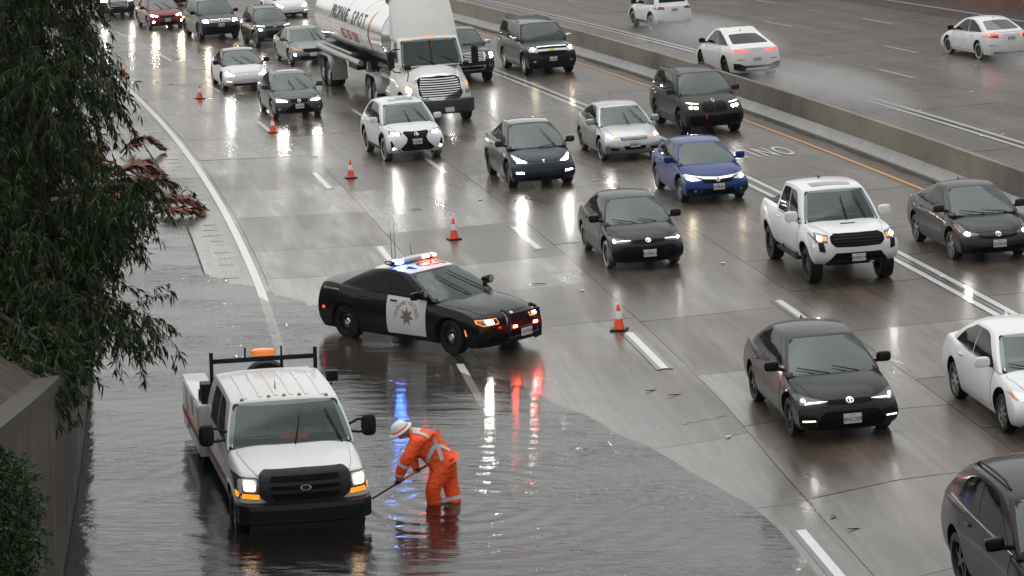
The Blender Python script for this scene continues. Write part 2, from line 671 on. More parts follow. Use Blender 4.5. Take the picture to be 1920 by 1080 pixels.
class Car:
    def __init__(s, name, label, P, mat, cat='car', group='vehicles in the traffic queue', lev=2, cabin=True, opaque=False, extra_cut=None, wells=True):
        s.P, s.mat, s.lev = P, mat, lev
        s.far = lev < 2
        s.opaque = opaque or s.far
        s.off = .004 if lev >= 2 else .007
        s.root = empty(name, label, cat, group)
        L, W = P['L'], P['W']
        s.L, s.W = L, W
        s.xf_ax = L / 2 - P['fo']
        s.xr_ax = s.xf_ax - P['wb']
        us = [L * t for t in (0, .010, .035, .08, .13, .18, .235, .3, .37, .45, .53, .61, .69, .76, .82, .87, .92, .965, .99, 1)]
        if s.far:
            us = [L * t for t in (0, .012, .04, .1, .17, .25, .35, .5, .65, .75, .83, .91, .965, .99, 1)]
        me = shell(s.low, us, VST, WST)
        cut = None
        if wells:
            bm = bmesh.new()
            for xa in P.get('axles', (s.xf_ax, s.xr_ax)):
                for sg in (-1, 1):
                    rr = P['R'] + P.get('well', .055)
                    c = lathe_mesh([(0, 0), (rr, 0), (rr, .62), (0, .62)], 28, 'y')
                    c.transform(Matrix.Translation((xa, sg * (W / 2 - .30) + (-.62 if sg < 0 else 0), P.get('wz', P['R'] + .01))))
                    bm.from_mesh(c)
            if extra_cut:
                for cc, dd in extra_cut:
                    box_bm(bm, cc, dd)
            bmesh.ops.recalc_face_normals(bm, faces=bm.faces)
            cut = bm_mesh(bm, 'cut')
        low = sub_cut(me, lev, cut, [mat, BLACK])
        s.body = add('body', low, None, s.root)
        bmA = bmesh.new()
        bmA.from_mesh(low)
        if cabin:
            us2 = [0, .025, .1, .25, .42, .58, .75, .9, .975, 1]
            vs2 = [-1, -.955, -.78, -.42, 0, .42, .78, .955, 1]
            ws2 = [0, .12, .38, .64, .86, .965, 1]
            me = shell(s.gh, us2, vs2, ws2)
            cut = None
            if not s.opaque:
                bm = bmesh.new()
                q = P.get('wsv', .88)
                pts = [s.gh(1, -q, .05), s.gh(1, q, .05), s.gh(1, q * .97, .915), s.gh(1, -q * .97, .915)]
                fr = [bm.verts.new((p[0] + .35, p[1], p[2])) for p in pts]
                bk = [bm.verts.new((p[0] - (1.5 if i < 2 else .9), p[1] * .93, p[2])) for i, p in enumerate(pts)]
                bm.faces.new(fr)
                bm.faces.new(bk[::-1])
                for i in range(4):
                    j = (i + 1) % 4
                    bm.faces.new((fr[i], fr[j], bk[j], bk[i]))
                bmesh.ops.recalc_face_normals(bm, faces=bm.faces)
                cut = bm_mesh(bm, 'cut')
            cm = P.get('roof_mat', mat)
            gh = sub_cut(me, lev, cut, [cm, INTER])
            s.cab = add('cabin', gh, None, s.root)
            bmA.from_mesh(gh)
            bmB = bmesh.new()
            me2 = shell(s.gh, us2, vs2, ws2)
            mb = sub_cut(me2, lev)
            bmB.from_mesh(mb)
            s.bvg = BVHTree.FromBMesh(bmB)
            bmB.free()
        s.bv = BVHTree.FromBMesh(bmA)
        bmA.free()

    # ---- shape functions
    def low(s, d, v, w):
        P = s.P
        L, W = P['L'], P['W']
        a = abs(v)
        zb = tab(P['bot'], d)
        zt = tab(P['top'], d) - (P['crown'] if d < L / 2 else P['crown_r']) * a ** 3
        if d < 1.3:
            zt += P['hood_ridge'] * math.exp(-((a - .62) / .16) ** 2) * min(1, d / .3)
        z = zb + w * (zt - zb)
        hw = W / 2 - tab(P['side'], w)
        hw -= P['tf'] * max(0, (P['df'] - d) / P['df']) ** 2 + P['tr'] * max(0, (d - (L - P['dr'])) / P['dr']) ** 2
        for dw in (P['fo'], P['fo'] + P['wb']):
            hw += P['flare'] * math.exp(-((d - dw) / .40) ** 2) * math.exp(-((w - .55) / .3) ** 2)
        xf = L / 2 - tab(P['nose'], w) - P['cf'] * a ** P['cp']
        xr = -L / 2 + tab(P['tail'], w) + P['cr'] * a ** P['cp']
        return (xr + (xf - xr) * (1 - d / L), v * hw, z)

    def gh(s, u, v, w):
        P = s.P
        L = P['L']
        a = abs(v)
        dF = P['dcb'] + (P['dct'] - P['dcb']) * w - P['bulge'] * math.sin(math.pi * w) + P['wcurve'] * a ** 2.2
        dR = P['drb'] + (P['drt'] - P['drb']) * w + P['bulge'] * math.sin(math.pi * w) - P['rcurve'] * a ** 2.2
        d = dR + (dF - dR) * u
        drop = P['fdrop'] * max(0, (u - .55) / .45) ** 2 + P['rdrop'] * max(0, (.45 - u) / .45) ** 2
        z = P['z0'] + w * (P['zr'] - drop - P['rcrown'] * a ** 2.4 * w - P['z0'])
        hw = P['hwb'] + (P['hwt'] - P['hwb']) * w ** 1.25 + .012 * math.sin(math.pi * w)
        hw -= P['gtr'] * max(0, (.5 - u) / .5) ** 2
        return (L / 2 - d, v * hw, z)

    # ---- fitted pieces
    def fit(s, name, poly, mapper, mat, off, parent, step=(.09, .09), skirt=.012, sm=50):
        bm = grid_poly(poly, *step)
        n0 = {}
        for v in bm.verts:
            p, n = mapper(v.co.x, v.co.y)
            n0[v] = n
            v.co = p + n * off
        be = [e for e in bm.edges if e.is_boundary]
        if skirt > 0 and be:
            low = {}
            for e in be:
                for v in e.verts:
                    if v not in low:
                        low[v] = bm.verts.new(v.co - n0[v] * (off + skirt))
            for e in be:
                a, b = e.verts
                try:
                    bm.faces.new((a, b, low[b], low[a]))
                except ValueError:
                    pass
        bmesh.ops.recalc_face_normals(bm, faces=bm.faces)
        # outward: compare with stored normal
        fl = 0
        for f in bm.faces:
            for v in f.verts:
                if v in n0:
                    fl += f.normal.dot(n0[v])
                    break
        if fl < 0:
            bmesh.ops.reverse_faces(bm, faces=bm.faces)
        me = bm_mesh(bm, name, sm)
        return add(name, me, mat, parent or s.root)

    def ray(s, o, d):
        h = s.bv.ray_cast(Vector(o), Vector(d))
        if h[0] is None:
            h = s.bv.find_nearest(Vector(o) + Vector(d) * (abs(o[0] if abs(d[0]) > .5 else o[1] if abs(d[1]) > .5 else o[2]) - (s.L / 2 if abs(d[0]) > .5 else s.W / 2 if abs(d[1]) > .5 else .9)))
        n = h[1]
        if n.dot(Vector(d)) > 0:
            n = -n
        return h[0], n

    def m_front(s, y, z):
        return s.ray((s.L, y, z), (-1, 0, 0))

    def m_rear(s, y, z):
        return s.ray((-s.L, y, z), (1, 0, 0))

    def m_side(s, sg):
        return lambda x, z: s.ray((x, sg * 3, z), (0, -sg, 0))

    def m_top(s, x, y):
        return s.ray((x, y, 4), (0, 0, -1))

    def near(s, p):
        h = s.bvg.find_nearest(Vector(p))
        n = h[1]
        c = Vector((0, 0, s.P['z0']))
        if n.dot(h[0] - c) < 0:
            n = -n
        return h[0], n

    def m_gf(s, u):
        return lambda v, w: s.near(s.gh(u, v, w))

    def m_gs(s, sg):
        return lambda u, w: s.near(s.gh(u, sg, w))

    def front(s, name, poly, mat, off=None, parent=None, step=.07):
        return s.fit(name, poly, s.m_front, mat, off or s.off, parent, (step, step))

    def front2(s, name, half, mat, off=None, r=.0, step=.08):
        """pair of mirrored pieces from a y>0 polygon"""
        if r:
            half = round_poly(half, r)
        a = s.front(name, half, mat, off, None, step)
        b = s.front(name, [(-y, z) for y, z in half][::-1], mat, off, None, step)
        return a, b

    def frontc(s, name, half, mat, off=None, r=.0, parent=None):
        """symmetric piece from the y>=0 half outline, top centre to bottom centre"""
        poly = half + [(-y, z) for y, z in half[::-1] if abs(y) > 1e-6]
        if r:
            poly = round_poly(poly, r)
        return s.front(name, poly, mat, off, parent)

    def rear2(s, name, half, mat, off=None):
        a = s.fit(name, half, s.m_rear, mat, off or s.off, None, (.08, .08))
        b = s.fit(name, [(-y, z) for y, z in half][::-1], s.m_rear, mat, off or s.off, None, (.08, .08))
        return a, b

    def rearc(s, name, half, mat, off=None, r=0, parent=None):
        poly = half + [(-y, z) for y, z in half[::-1] if abs(y) > 1e-6]
        if r:
            poly = round_poly(poly, r)
        return s.fit(name, poly, s.m_rear, mat, off or s.off, parent, (.08, .08))

    def side(s, name, poly, mat, sg, off=None, parent=None, step=.09):
        return s.fit(name, poly, s.m_side(sg), mat, off or s.off, parent, (step, step))

    def top(s, name, poly, mat, off=None, parent=None):
        return s.fit(name, poly, s.m_top, mat, off or s.off, parent, (.09, .09))

    # ---- standard equipment
    def glass(s, rear=True, sides=None, wsv=.90, frame=BLACK, sides_mat=None, sgs=(-1, 1), w0=.06, rv=.86, rw=(.30, .90)):
        P = s.P
        fr = round_poly([(-wsv - .035, w0 - .05), (wsv + .035, w0 - .05), (wsv + .02, .955), (-wsv - .02, .955)], .06)
        ws = round_poly([(-wsv + .005, w0), (wsv - .005, w0), (wsv - .02, .915), (-wsv + .02, .915)], .07)
        if s.opaque:
            s.fit('windshield', ws, s.m_gf(1), DGLASS, s.off + .003, None, (.16, .16))
            s.fit('windshield_seal', fr, s.m_gf(1), frame, s.off - .001, None, (.16, .16))
        else:
            # the seal is a ring round the opening
            bm = bmesh.new()
            f2 = [(a[0], a[1]) for a in fr]
            n = len(f2)
            ring = []
            for k in range(n):
                for poly, of in ((fr, .003), (ws, .003)):
                    pass
            outer = [s.near(s.gh(1, v, w)) for v, w in fr]
            inner = [s.near(s.gh(1, v, w)) for v, w in ws]
            vo = [bm.verts.new(p + q * .003) for p, q in outer]
            vi = [bm.verts.new(p + q * .003) for p, q in inner]
            for k in range(n):
                j = (k + 1) % n
                bm.faces.new((vo[k], vo[j], vi[j], vi[k]))
            bmesh.ops.recalc_face_normals(bm, faces=bm.faces)
            add('windshield_seal', bm_mesh(bm, 'seal', 60), frame, s.root)
            s.fit('windshield', fr, s.m_gf(1), GLASS, .0015, None, (.16, .16), skirt=0)
        if rear:
            rw_ = round_poly([(-rv, rw[0]), (rv, rw[0]), (rv - .03, rw[1]), (-rv + .03, rw[1])], .08)
            s.fit('rear_window', rw_, s.m_gf(0), P.get('rear_glass', TINT), s.off, None, (.16, .16))
        sides = sides or [[(.50, .13), (.92, .13), (.88, .50), (.83, .84), (.74, .91), (.50, .91)], [(.10, .20), (.485, .13), (.485, .91), (.28, .90), (.12, .66)]]
        sm = sides_mat or TINT
        for sg in sgs:
            for w in sides:
                w = round_poly(w, .03)
                s.fit('side_window', w, s.m_gs(sg), sm, s.off, None, (.07, .2))
        return s

    def cabin_kit(s, driver=False):
        """dashboard, seats and wheel behind an open windshield"""
        if s.opaque:
            return
        P = s.P
        g = lambda u, v, w: Vector(s.gh(u, v, w))
        a = g(1, 0, .06)
        hw = P['hwb'] - .10
        add('dashboard', blob_mesh((.55, hw * 1.8, .10), (a.x - .38, 0, a.z + .005), 1), DASHM, s.root)
        floor = boxes_mesh([((a.x - 1.25, 0, a.z - .0), (1.3, hw * 1.7, .03))])
        add('cabin_floor', floor, INTER, s.root)
        for sg in (-1, 1):
            y = sg * hw * .47
            hh = min(.43, P['zr'] - .16 - a.z)
            st = join_meshes([blob_mesh((.16, .44, .44), (a.x - 1.12, y, a.z + .03), 1), blob_mesh((.11, .23, .15), (a.x - 1.15, y, a.z + hh - .08), 1)])
            add('seat', st, INTER, s.root)
        wy = hw * .47
        pts = [(a.x - .62 + .05 * math.sin(t), wy + .18 * math.cos(t), a.z + .07 + .17 * math.sin(t)) for t in [2 * math.pi * k / 14 for k in range(15)]]
        add('steering_wheel', tube_mesh(pts, .016, 6), BLACK, s.root)

    def wheels(s, style='alloy10', mat=ALLOY, steer=0, axles=None, inset=.0):
        P = s.P
        ty, rim, hub = wheel_meshes(P['R'], P['tw'], style)
        for xa in (axles or P.get('axles', (s.xf_ax, s.xr_ax))):
            for sg in (-1, 1):
                w = bpy.data.objects.new('wheel', None)
                COL.objects.link(w)
                w.parent = s.root
                w.location = (xa, sg * (s.W / 2 - P['tw'] / 2 - .035 - inset), P.get('wz', P['R']))
                w.rotation_euler = (0, rnd.uniform(0, 6), (0 if sg > 0 else math.pi) + (steer if xa == max(axles or P.get('axles', (s.xf_ax, s.xr_ax))) else 0))
                w.rotation_mode = 'YXZ' if False else 'XYZ'
                add('tyre', ty, RUBBER, w)
                add('rim', rim, mat, w) if len(rim.materials) == 0 or rim.materials[0] == mat else add('rim', rim.copy(), None, w)
                if len(rim.materials) and rim.materials[0] != mat:
                    ro = w.children[-1]
                    ro.data.materials.clear()
                    ro.data.materials.append(mat)
                if style in ('steel', 'truck'):
                    add('hub_cap', hub, CHROME, w)

    def mirrors(s, mat=None, d=None, z=None, size=(.11, .24, .16), out=.13, sgs=(-1, 1)):
        P = s.P
        d = d if d is not None else P['dcb'] + .52
        z = z if z is not None else P['z0'] + .14
        x = s.L / 2 - d
        for sg in sgs:
            yb = P['hwb'] - .02
            y = sg * (yb + out + .06)
            m = blob_mesh(size, (0, 0, 0), 2)
            for v in m.vertices:
                if v.co.x < 0:
                    v.co.x *= .5
            o = add('side_mirror', m, mat or s.mat, s.root, (x, y, z))
            add('mirror_arm', tube_mesh([(0, 0, -.03), (-.01, -sg * (out + .06), -.07)], [.03, .035], 6), BLACK, o)
            add('mirror_glass', box_mesh((-.036, 0, 0), (.006, size[1] * .8, size[2] * .75)), TINT, o)

    def wipers(s, lines=(((-.05, .04), (-.78, .22)), ((.55, .04), (-.02, .22)))):
        for a, b in lines:
            pts = []
            for k in range(6):
                t = k / 5
                p, n = s.near(s.gh(1, a[0] + (b[0] - a[0]) * t, a[1] + (b[1] - a[1]) * t))
                pts.append(p + n * (.034 if 0 < k else .016))
            w = add('wiper', tube_mesh(pts, [.013, .012, .012, .011, .009, .007], 5), BLACK, s.root)
            m = (pts[2] + pts[3]) / 2
            q0, q1 = pts[0], pts[-1]

    def plate(s, z, txt='', rear=False, y0=0):
        p, n = (s.m_rear if rear else s.m_front)(y0, z)
        sg = -1 if rear else 1
        x = p.x + sg * .022
        pl = add('license_plate', box_mesh((x, y0, z), (.014, .305, .155), None, .003), PLATE, s.root)
        if txt and not s.far:
            # front plates are read from ahead: text runs towards -y when seen from +x ... left of reader is the car's right
            def fn(a, b):
                return (x + sg * .009, y0 + sg * a, z - .014 + b)
            add('plate_lettering', text_mesh(txt, .085, fn, .95), PLATET, pl)
            def fn2(a, b):
                return (x + sg * .009, y0 + sg * a, z + .058 + b)
            add('plate_state_name', text_mesh('California', .028, fn2), PLATER, pl)
        elif txt:
            def fn(a, b):
                return (x + sg * .009, y0 + sg * a, z + b)
            add('plate_lettering', text_mesh(txt, .085, fn, .95), PLATET, pl)
        return pl

    def doors(s, lines=None, sill=.30, mat=None, top=None, sgs=(-1,), handles=True, mats=None, hmat=None):
        """door skins with dark shut lines, from the beltline down; lines = d positions (front edge, mid, rear edge)"""
        if s.far:
            return
        P = s.P
        L = s.L
        f, m, r = lines or (P['fo'] + .50, P['fo'] + .50 + 1.08, P['fo'] + .50 + 1.95)
        k = top or (P['z0'] + .055)
        rx = P['fo'] + P['wb'] - (P['R'] + .09)
        for sg in sgs:
            def X(d):
                return L / 2 - d
            for i, (a, b) in enumerate(((f, m), (m, r))):
                if i == 0:
                    poly = [(X(b), sill), (X(a), sill + .02), (X(a) + .015, sill + .3), (X(a), k - .02), (X(b), k)]
                else:
                    poly = [(X(min(b, rx)), sill), (X(a), sill), (X(a), k), (X(b), k + .01), (X(b), .74)]
                    if b > rx:
                        poly = [(X(rx + .0), sill), (X(a), sill), (X(a), k), (X(b), k + .01), (X(b), .80), (X(rx + .06), .62)]
                cx = sum(p[0] for p in poly) / len(poly)
                cz = sum(p[1] for p in poly) / len(poly)
                big = [(cx + (x - cx) * 1.0 + (.007 if x > cx else -.007), cz + (z - cz) + (.006 if z > cz else -.006)) for x, z in poly]
                ins = [(cx + (x - cx) + (-.004 if x > cx else .004), z + (-.004 if z > cz else .004)) for x, z in poly]
                dm = mats[i] if mats else (mat or s.mat)
                d = s.side('door', ins, dm, sg, .0055)
                s.fit('door_seal', big, s.m_side(sg), SEALM, .0022, d, (.09, .09), skirt=0)
                if handles:
                    hx, hz = X(b) + .20, k - .10
                    p, n = s.m_side(sg)(hx, hz)
                    add('door_handle', blob_mesh((.19, .03, .032), p + n * .022, 1), hmat or dm, d)

    def hood(s, d0=.16, d1=None, y=.62, y1=.74, shape=None):
        if s.far:
            return
        P = s.P
        L = s.L
        d1 = d1 or P['dcb'] + .03
        half = shape or [(d0, 0), (d0 + .02, y * .6), (d0 + .10, y * .92), (d0 + .28, y), (d1 - .1, y1), (d1, y1 * .97), (d1 - .06, 0)]
        poly = [(L / 2 - d, yy) for d, yy in half] + [(L / 2 - d, -yy) for d, yy in half[::-1] if yy > 1e-6]
        cx = L / 2 - (d0 + d1) / 2
        big = [(x + (.006 if x > cx else -.006), yy + (.006 if yy > 0 else -.006)) for x, yy in poly]
        h = s.top('hood', poly, s.mat, .0055)
        s.fit('hood_seal', big, s.m_top, SEALM, .0022, h, (.09, .09), skirt=0)
        return h

    def fin(s, d=None, mat=None):
        P = s.P
        x = s.L / 2 - (d or P['drt'] - .12)
        p, n = s.m_top(x, 0)
        bm = bmesh.new()
        vs = [bm.verts.new((p.x + a, b, p.z + c)) for a, b, c in ((.09, .022, -.01), (.09, -.022, -.01), (-.07, -.025, -.01), (-.07, .025, -.01), (-.03, .006, .055), (-.03, -.006, .055), (-.06, .006, .055), (-.06, -.006, .055))]
        for f in ((0, 1, 5, 4), (1, 2, 7, 5), (2, 3, 6, 7), (3, 0, 4, 6), (4, 5, 7, 6)):
            bm.faces.new([vs[i] for i in f])
        bmesh.ops.recalc_face_normals(bm, faces=bm.faces)
        add('antenna_fin', bm_mesh(bm), mat or s.mat, s.root)

    def badge(s, y, z, w, h, mat=CHROME, ring=True, off=.012, cross=None):
        e = s.front('emblem', [(y + w / 2 * math.cos(t), z + h / 2 * math.sin(t)) for t in [2 * math.pi * k / 14 for k in range(14)]], mat, off)
        if ring:
            s.front('emblem_field', [(y + w * .36 * math.cos(t), z + h * .36 * math.sin(t)) for t in [2 * math.pi * k / 12 for k in range(12)]], BLACK, off + .003, e)
            for k, poly in enumerate(cross or []):
                s.front('emblem_mark', [(y + a * w, z + b * h) for a, b in poly], mat, off + .006, e)
        return e

    def round2(s, name, y, z, r, mat, off=None, ry=None):
        ry = ry or r
        return s.front2(name, [(y + r * math.cos(t), z + ry * math.sin(t)) for t in [2 * math.pi * k / 12 for k in range(12)]], mat, off or s.off + .006)

    def rails(s, mat=BLACK, v=.86, u0=.08, u1=.86, h=.05):
        for sg in (-1, 1):
            pts = []
            for k in range(9):
                u = u0 + (u1 - u0) * k / 8
                p, n = s.near(s.gh(u, sg * v, 1))
                pts.append(p + Vector((0, 0, h if 0 < k < 8 else 0)))
            add('roof_rail', tube_mesh(pts, .018, 6), mat, s.root)

    def arches(s, mat=BLACK, w=.07, sgs=(-1, 1)):
        if s.far and w < .06:
            return
        P = s.P
        for xa in (s.xf_ax, s.xr_ax):
            for sg in sgs:
                r0 = P['R'] + P.get('well', .055)
                out = []
                zc = P.get('wz', P['R'] + .01)
                a0 = math.asin(max(-1, min(1, (P.get('arch_z', .26) - zc) / r0)))
                n = 18
                bm = bmesh.new()
                prev = None
                for k in range(n + 1):
                    t = a0 + (math.pi - 2 * a0) * k / n
                    row = []
                    for rr, of in ((r0 - .004, .001), (r0 + .006, .014), (r0 + w, .012), (r0 + w + .006, .0)):
                        x, z = xa + rr * math.cos(t), zc + rr * math.sin(t)
                        xx, zz = xa + (r0 + .012 if rr < r0 + .012 else rr) * math.cos(t), zc + (r0 + .012 if rr < r0 + .012 else rr) * math.sin(t)
                        p, nn = s.m_side(sg)(xx, max(zz, P.get('arch_z', .24)))
                        row.append(bm.verts.new((x, p.y + sg * of, z)))
                    if prev:
                        for i in range(3):
                            bm.faces.new((prev[i], prev[i + 1], row[i + 1], row[i]))
                    prev = row
                bmesh.ops.recalc_face_normals(bm, faces=bm.faces)
                add('wheel_arch', bm_mesh(bm, 'arch', 50), mat, s.root)

    def cladding(s, z1=.40, mat=BLACK, sgs=(-1, 1), d0=None, d1=None):
        P = s.P
        x0 = s.xf_ax - P['R'] - .08
        x1 = s.xr_ax + P['R'] + .08
        for sg in sgs:
            s.side('sill_trim', [(x1, .27), (x0, .27), (x0, z1), (x1, z1)], mat, sg, s.off + .004)

    # ---- stand it on the road
    def place(s, x, y, hd, sink=0.0):
        """x, y: ground point below the car's middle; hd: degrees, 0 faces the camera, + turns to the right of the picture"""
        zs = s.P.get('zs', 1.07)
        for ch in s.root.children:
            if not ch.name.startswith('wheel') or ch.name.startswith('wheel_arch'):
                ch.scale.z *= zs
                ch.location.z *= zs
        place_root(s.root, x, y, hd, s.P['wb'] / 2, s.W / 2 - .15, sink)
        return s

def place_root(root, x, y, hd, hl, hw, sink=0.0):
    h = R(hd)
    f = Vector((math.sin(h), -math.cos(h), 0))
    l = Vector((math.cos(h), math.sin(h), 0))
    zz = {}
    for a in (-1, 1):
        for b in (-1, 1):
            q = Vector((x, y, 0)) + f * hl * a + l * hw * b
            zz[(a, b)] = zroad(*so(q.x, q.y))
    zm = sum(zz.values()) / 4
    fz = (zz[(1, 1)] + zz[(1, -1)] - zz[(-1, 1)] - zz[(-1, -1)]) / (4 * hl)
    lz = (zz[(1, 1)] + zz[(-1, 1)] - zz[(1, -1)] - zz[(-1, -1)]) / (4 * hw)
    F = Vector((f.x, f.y, fz)).normalized()
    Lv = Vector((l.x, l.y, lz))
    U = F.cross(Lv).normalized()
    Lv = U.cross(F)
    M = Matrix((F, Lv, U)).transposed().to_4x4()
    M.translation = (x, y, zm - sink)
    root.matrix_world = M

def by_tyre(car, px_ground, hd, which='FR'):
    """stand the car so that the named tyre's outer contact is at the ground point; F/R axle, L/R = car's own side"""
    xa = car.xf_ax if which[0] == 'F' else car.xr_ax
    ya = (car.W / 2 - .14) * (1 if which[1] == 'L' else -1)
    h = R(hd)
    f = Vector((math.sin(h), -math.cos(h)))
    l = Vector((math.cos(h), math.sin(h)))
    c = Vector(px_ground) - f * xa - l * ya
    return car.place(c.x, c.y, hd)
# ------------------------------------------------------------------ ground, road, barrier, wall, flood water
def concrete_mat(name, dark, light, wet=1.0):
    m = principled(name, light, .35, 0, .26)
    b = bsdf(m)
    uv = N(m, 'ShaderNodeUVMap').outputs[0]
    geo = N(m, 'ShaderNodeNewGeometry').outputs['Position']
    oi = N(m, 'ShaderNodeObjectInfo').outputs['Random']
    n1 = noise(m, geo, .35, 6, .6)
    n2 = noise(m, geo, 9.0, 5, .7)
    streak = noise(m, mapping(m, uv, (.12, 5.0, 1)), 1.0, 6, .65)
    fine = noise(m, mapping(m, uv, (1.5, 60.0, 1)), 1.0, 3, .6)
    speck = noise(m, geo, 55.0, 3, .6)
    f = fmath(m, 'ADD', fmath(m, 'MULTIPLY', n1, .45), fmath(m, 'MULTIPLY', streak, .55))
    col = mixc(m, ramp(m, f, [(.40, (0, 0, 0)), (.60, (1, 1, 1))]), dark, light)
    col = mixc(m, fmath(m, 'MULTIPLY', ramp(m, n2, [(.35, (1, 1, 1)), (.6, (0, 0, 0))]), .35), col, tuple(c * .55 for c in dark))
    col = mixc(m, .38, col, ramp(m, oi, [(0, (.62, .60, .58)), (.5, (1.0, .98, .96)), (1, (1.35, 1.32, 1.28))]), 'MULTIPLY')
    sp_ = N(m, 'ShaderNodeSeparateXYZ')
    LK(m, uv, sp_.inputs[0])
    path = fmath(m, 'POWER', fmath(m, 'ABSOLUTE', fmath(m, 'SINE', fmath(m, 'MULTIPLY', sp_.outputs[1], 2 * math.pi / 3.68))), 2.0)
    path = fmath(m, 'MULTIPLY', path, fmath(m, 'MULTIPLY', streak, .8))
    col = mixc(m, path, col, tuple(c * .55 for c in dark))
    LK(m, col, b.inputs['Base Color'])
    # film of rain: patches of standing water between drier, rougher concrete
    pool = ramp(m, fmath(m, 'ADD', fmath(m, 'MULTIPLY', noise(m, mapping(m, uv, (.16, .9, 1)), 1.0, 5, .6), .75), fmath(m, 'MULTIPLY', oi, .25)), [(.40, (0, 0, 0)), (.66, (1, 1, 1))])
    # traffic throws the film off the open lanes; the coned-off left lanes keep theirs
    sep = N(m, 'ShaderNodeSeparateXYZ')
    LK(m, uv, sep.inputs[0])
    mr = N(m, 'ShaderNodeMapRange')
    mr.interpolation_type = 'SMOOTHSTEP'
    LK(m, fmath(m, 'MULTIPLY_ADD', noise(m, geo, .12, 3), 3.0, sep.outputs[1]), mr.inputs['Value'])
    mr.inputs['From Min'].default_value = 4.0
    mr.inputs['From Max'].default_value = 13.0
    mr.inputs['To Min'].default_value = 1.0
    mr.inputs['To Max'].default_value = .62
    film = mr.outputs[0]
    pool = fmath(m, 'MULTIPLY', pool, film)
    wa = N(m, 'ShaderNodeAttribute')
    wa.attribute_name = 'wet'
    wet_ = fmath(m, 'MULTIPLY', wa.outputs['Fac'], fmath(m, 'MULTIPLY_ADD', noise(m, geo, 1.3, 5, .6), .8, .55))
    wet_ = fmath(m, 'MINIMUM', wet_, 1.0)
    pool = fmath(m, 'MAXIMUM', pool, wet_)
    film = fmath(m, 'MAXIMUM', film, wet_)
    for l_ in list(b.inputs['Base Color'].links):
        src_ = l_.from_socket
    LK(m, mixc(m, fmath(m, 'MULTIPLY', wet_, .45), src_, (.018, .016, .014)), b.inputs['Base Color'])
    LK(m, fmath(m, 'MULTIPLY_ADD', pool, -.20, .42), b.inputs['Roughness'])
    b.inputs['Coat IOR'].default_value = 1.34
    rub = noise(m, mapping(m, uv, (.30, 8.0, 1)), 1.0, 5, .7)
    rub = fmath(m, 'MULTIPLY', ramp(m, rub, [(.36, (0, 0, 0)), (.64, (1, 1, 1))]), fmath(m, 'SUBTRACT', 1.35, film))
    LK(m, fmath(m, 'MULTIPLY', fmath(m, 'MULTIPLY', fmath(m, 'MULTIPLY_ADD', pool, .45, .55), film), fmath(m, 'MULTIPLY_ADD', rub, -.45, 1.0)), b.inputs['Coat Weight'])
    LK(m, fmath(m, 'ADD', fmath(m, 'MULTIPLY_ADD', pool, -.13, .20), fmath(m, 'MULTIPLY', rub, .18)), b.inputs['Coat Roughness'])
    rp = noise(m, geo, 14.0, 3, .6)
    bh = fmath(m, 'ADD', fmath(m, 'MULTIPLY', fine, .5), fmath(m, 'MULTIPLY', speck, .6))
    nb = bump(m, bh, .5, .008)
    LK(m, nb, b.inputs['Normal'])
    LK(m, bump(m, fmath(m, 'ADD', fmath(m, 'MULTIPLY', rp, .55), fmath(m, 'MULTIPLY', speck, .5)), .16, .010), b.inputs['Coat Normal'])
    return m

CONC = concrete_mat('wet_concrete', (.062, .046, .033), (.140, .113, .086))
ASPH = concrete_mat('wet_asphalt', (.022, .021, .020), (.045, .043, .040))
JOINT = principled('joint_filler', (.016, .015, .014), .8)
SOIL = principled('soil', (.05, .035, .025), .95)
_v = coords(SOIL)
LK(SOIL, ramp(SOIL, noise(SOIL, _v, 1.2, 8, .7), [(.35, (.030, .022, .016)), (.65, (.085, .058, .040))]), bsdf(SOIL).inputs['Base Color'])
LK(SOIL, bump(SOIL, noise(SOIL, _v, 6, 6, .7), .8, .1), bsdf(SOIL).inputs['Normal'])
REDSOIL = principled('red_soil', (.16, .05, .03), .95)
_v = coords(REDSOIL)
_sx = N(REDSOIL, 'ShaderNodeSeparateXYZ')
LK(REDSOIL, _v, _sx.inputs[0])
_mr = N(REDSOIL, 'ShaderNodeMapRange')
LK(REDSOIL, fmath(REDSOIL, 'MULTIPLY_ADD', noise(REDSOIL, _v, .35, 5, .6), 3.0, _sx.outputs[2]), _mr.inputs['Value'])
_mr.inputs['From Min'].default_value = 6.0
_mr.inputs['From Max'].default_value = 8.0
LK(REDSOIL, mixc(REDSOIL, _mr.outputs[0], ramp(REDSOIL, noise(REDSOIL, _v, .6, 8, .7), [(.35, (.055, .030, .020)), (.55, (.13, .045, .028)), (.7, (.18, .075, .045))]),
                 ramp(REDSOIL, noise(REDSOIL, _v, .9, 8, .7), [(.4, (.012, .018, .008)), (.65, (.040, .042, .022))])), bsdf(REDSOIL).inputs['Base Color'])
LK(REDSOIL, bump(REDSOIL, noise(REDSOIL, _v, 3, 6, .7), .9, .2), bsdf(REDSOIL).inputs['Normal'])

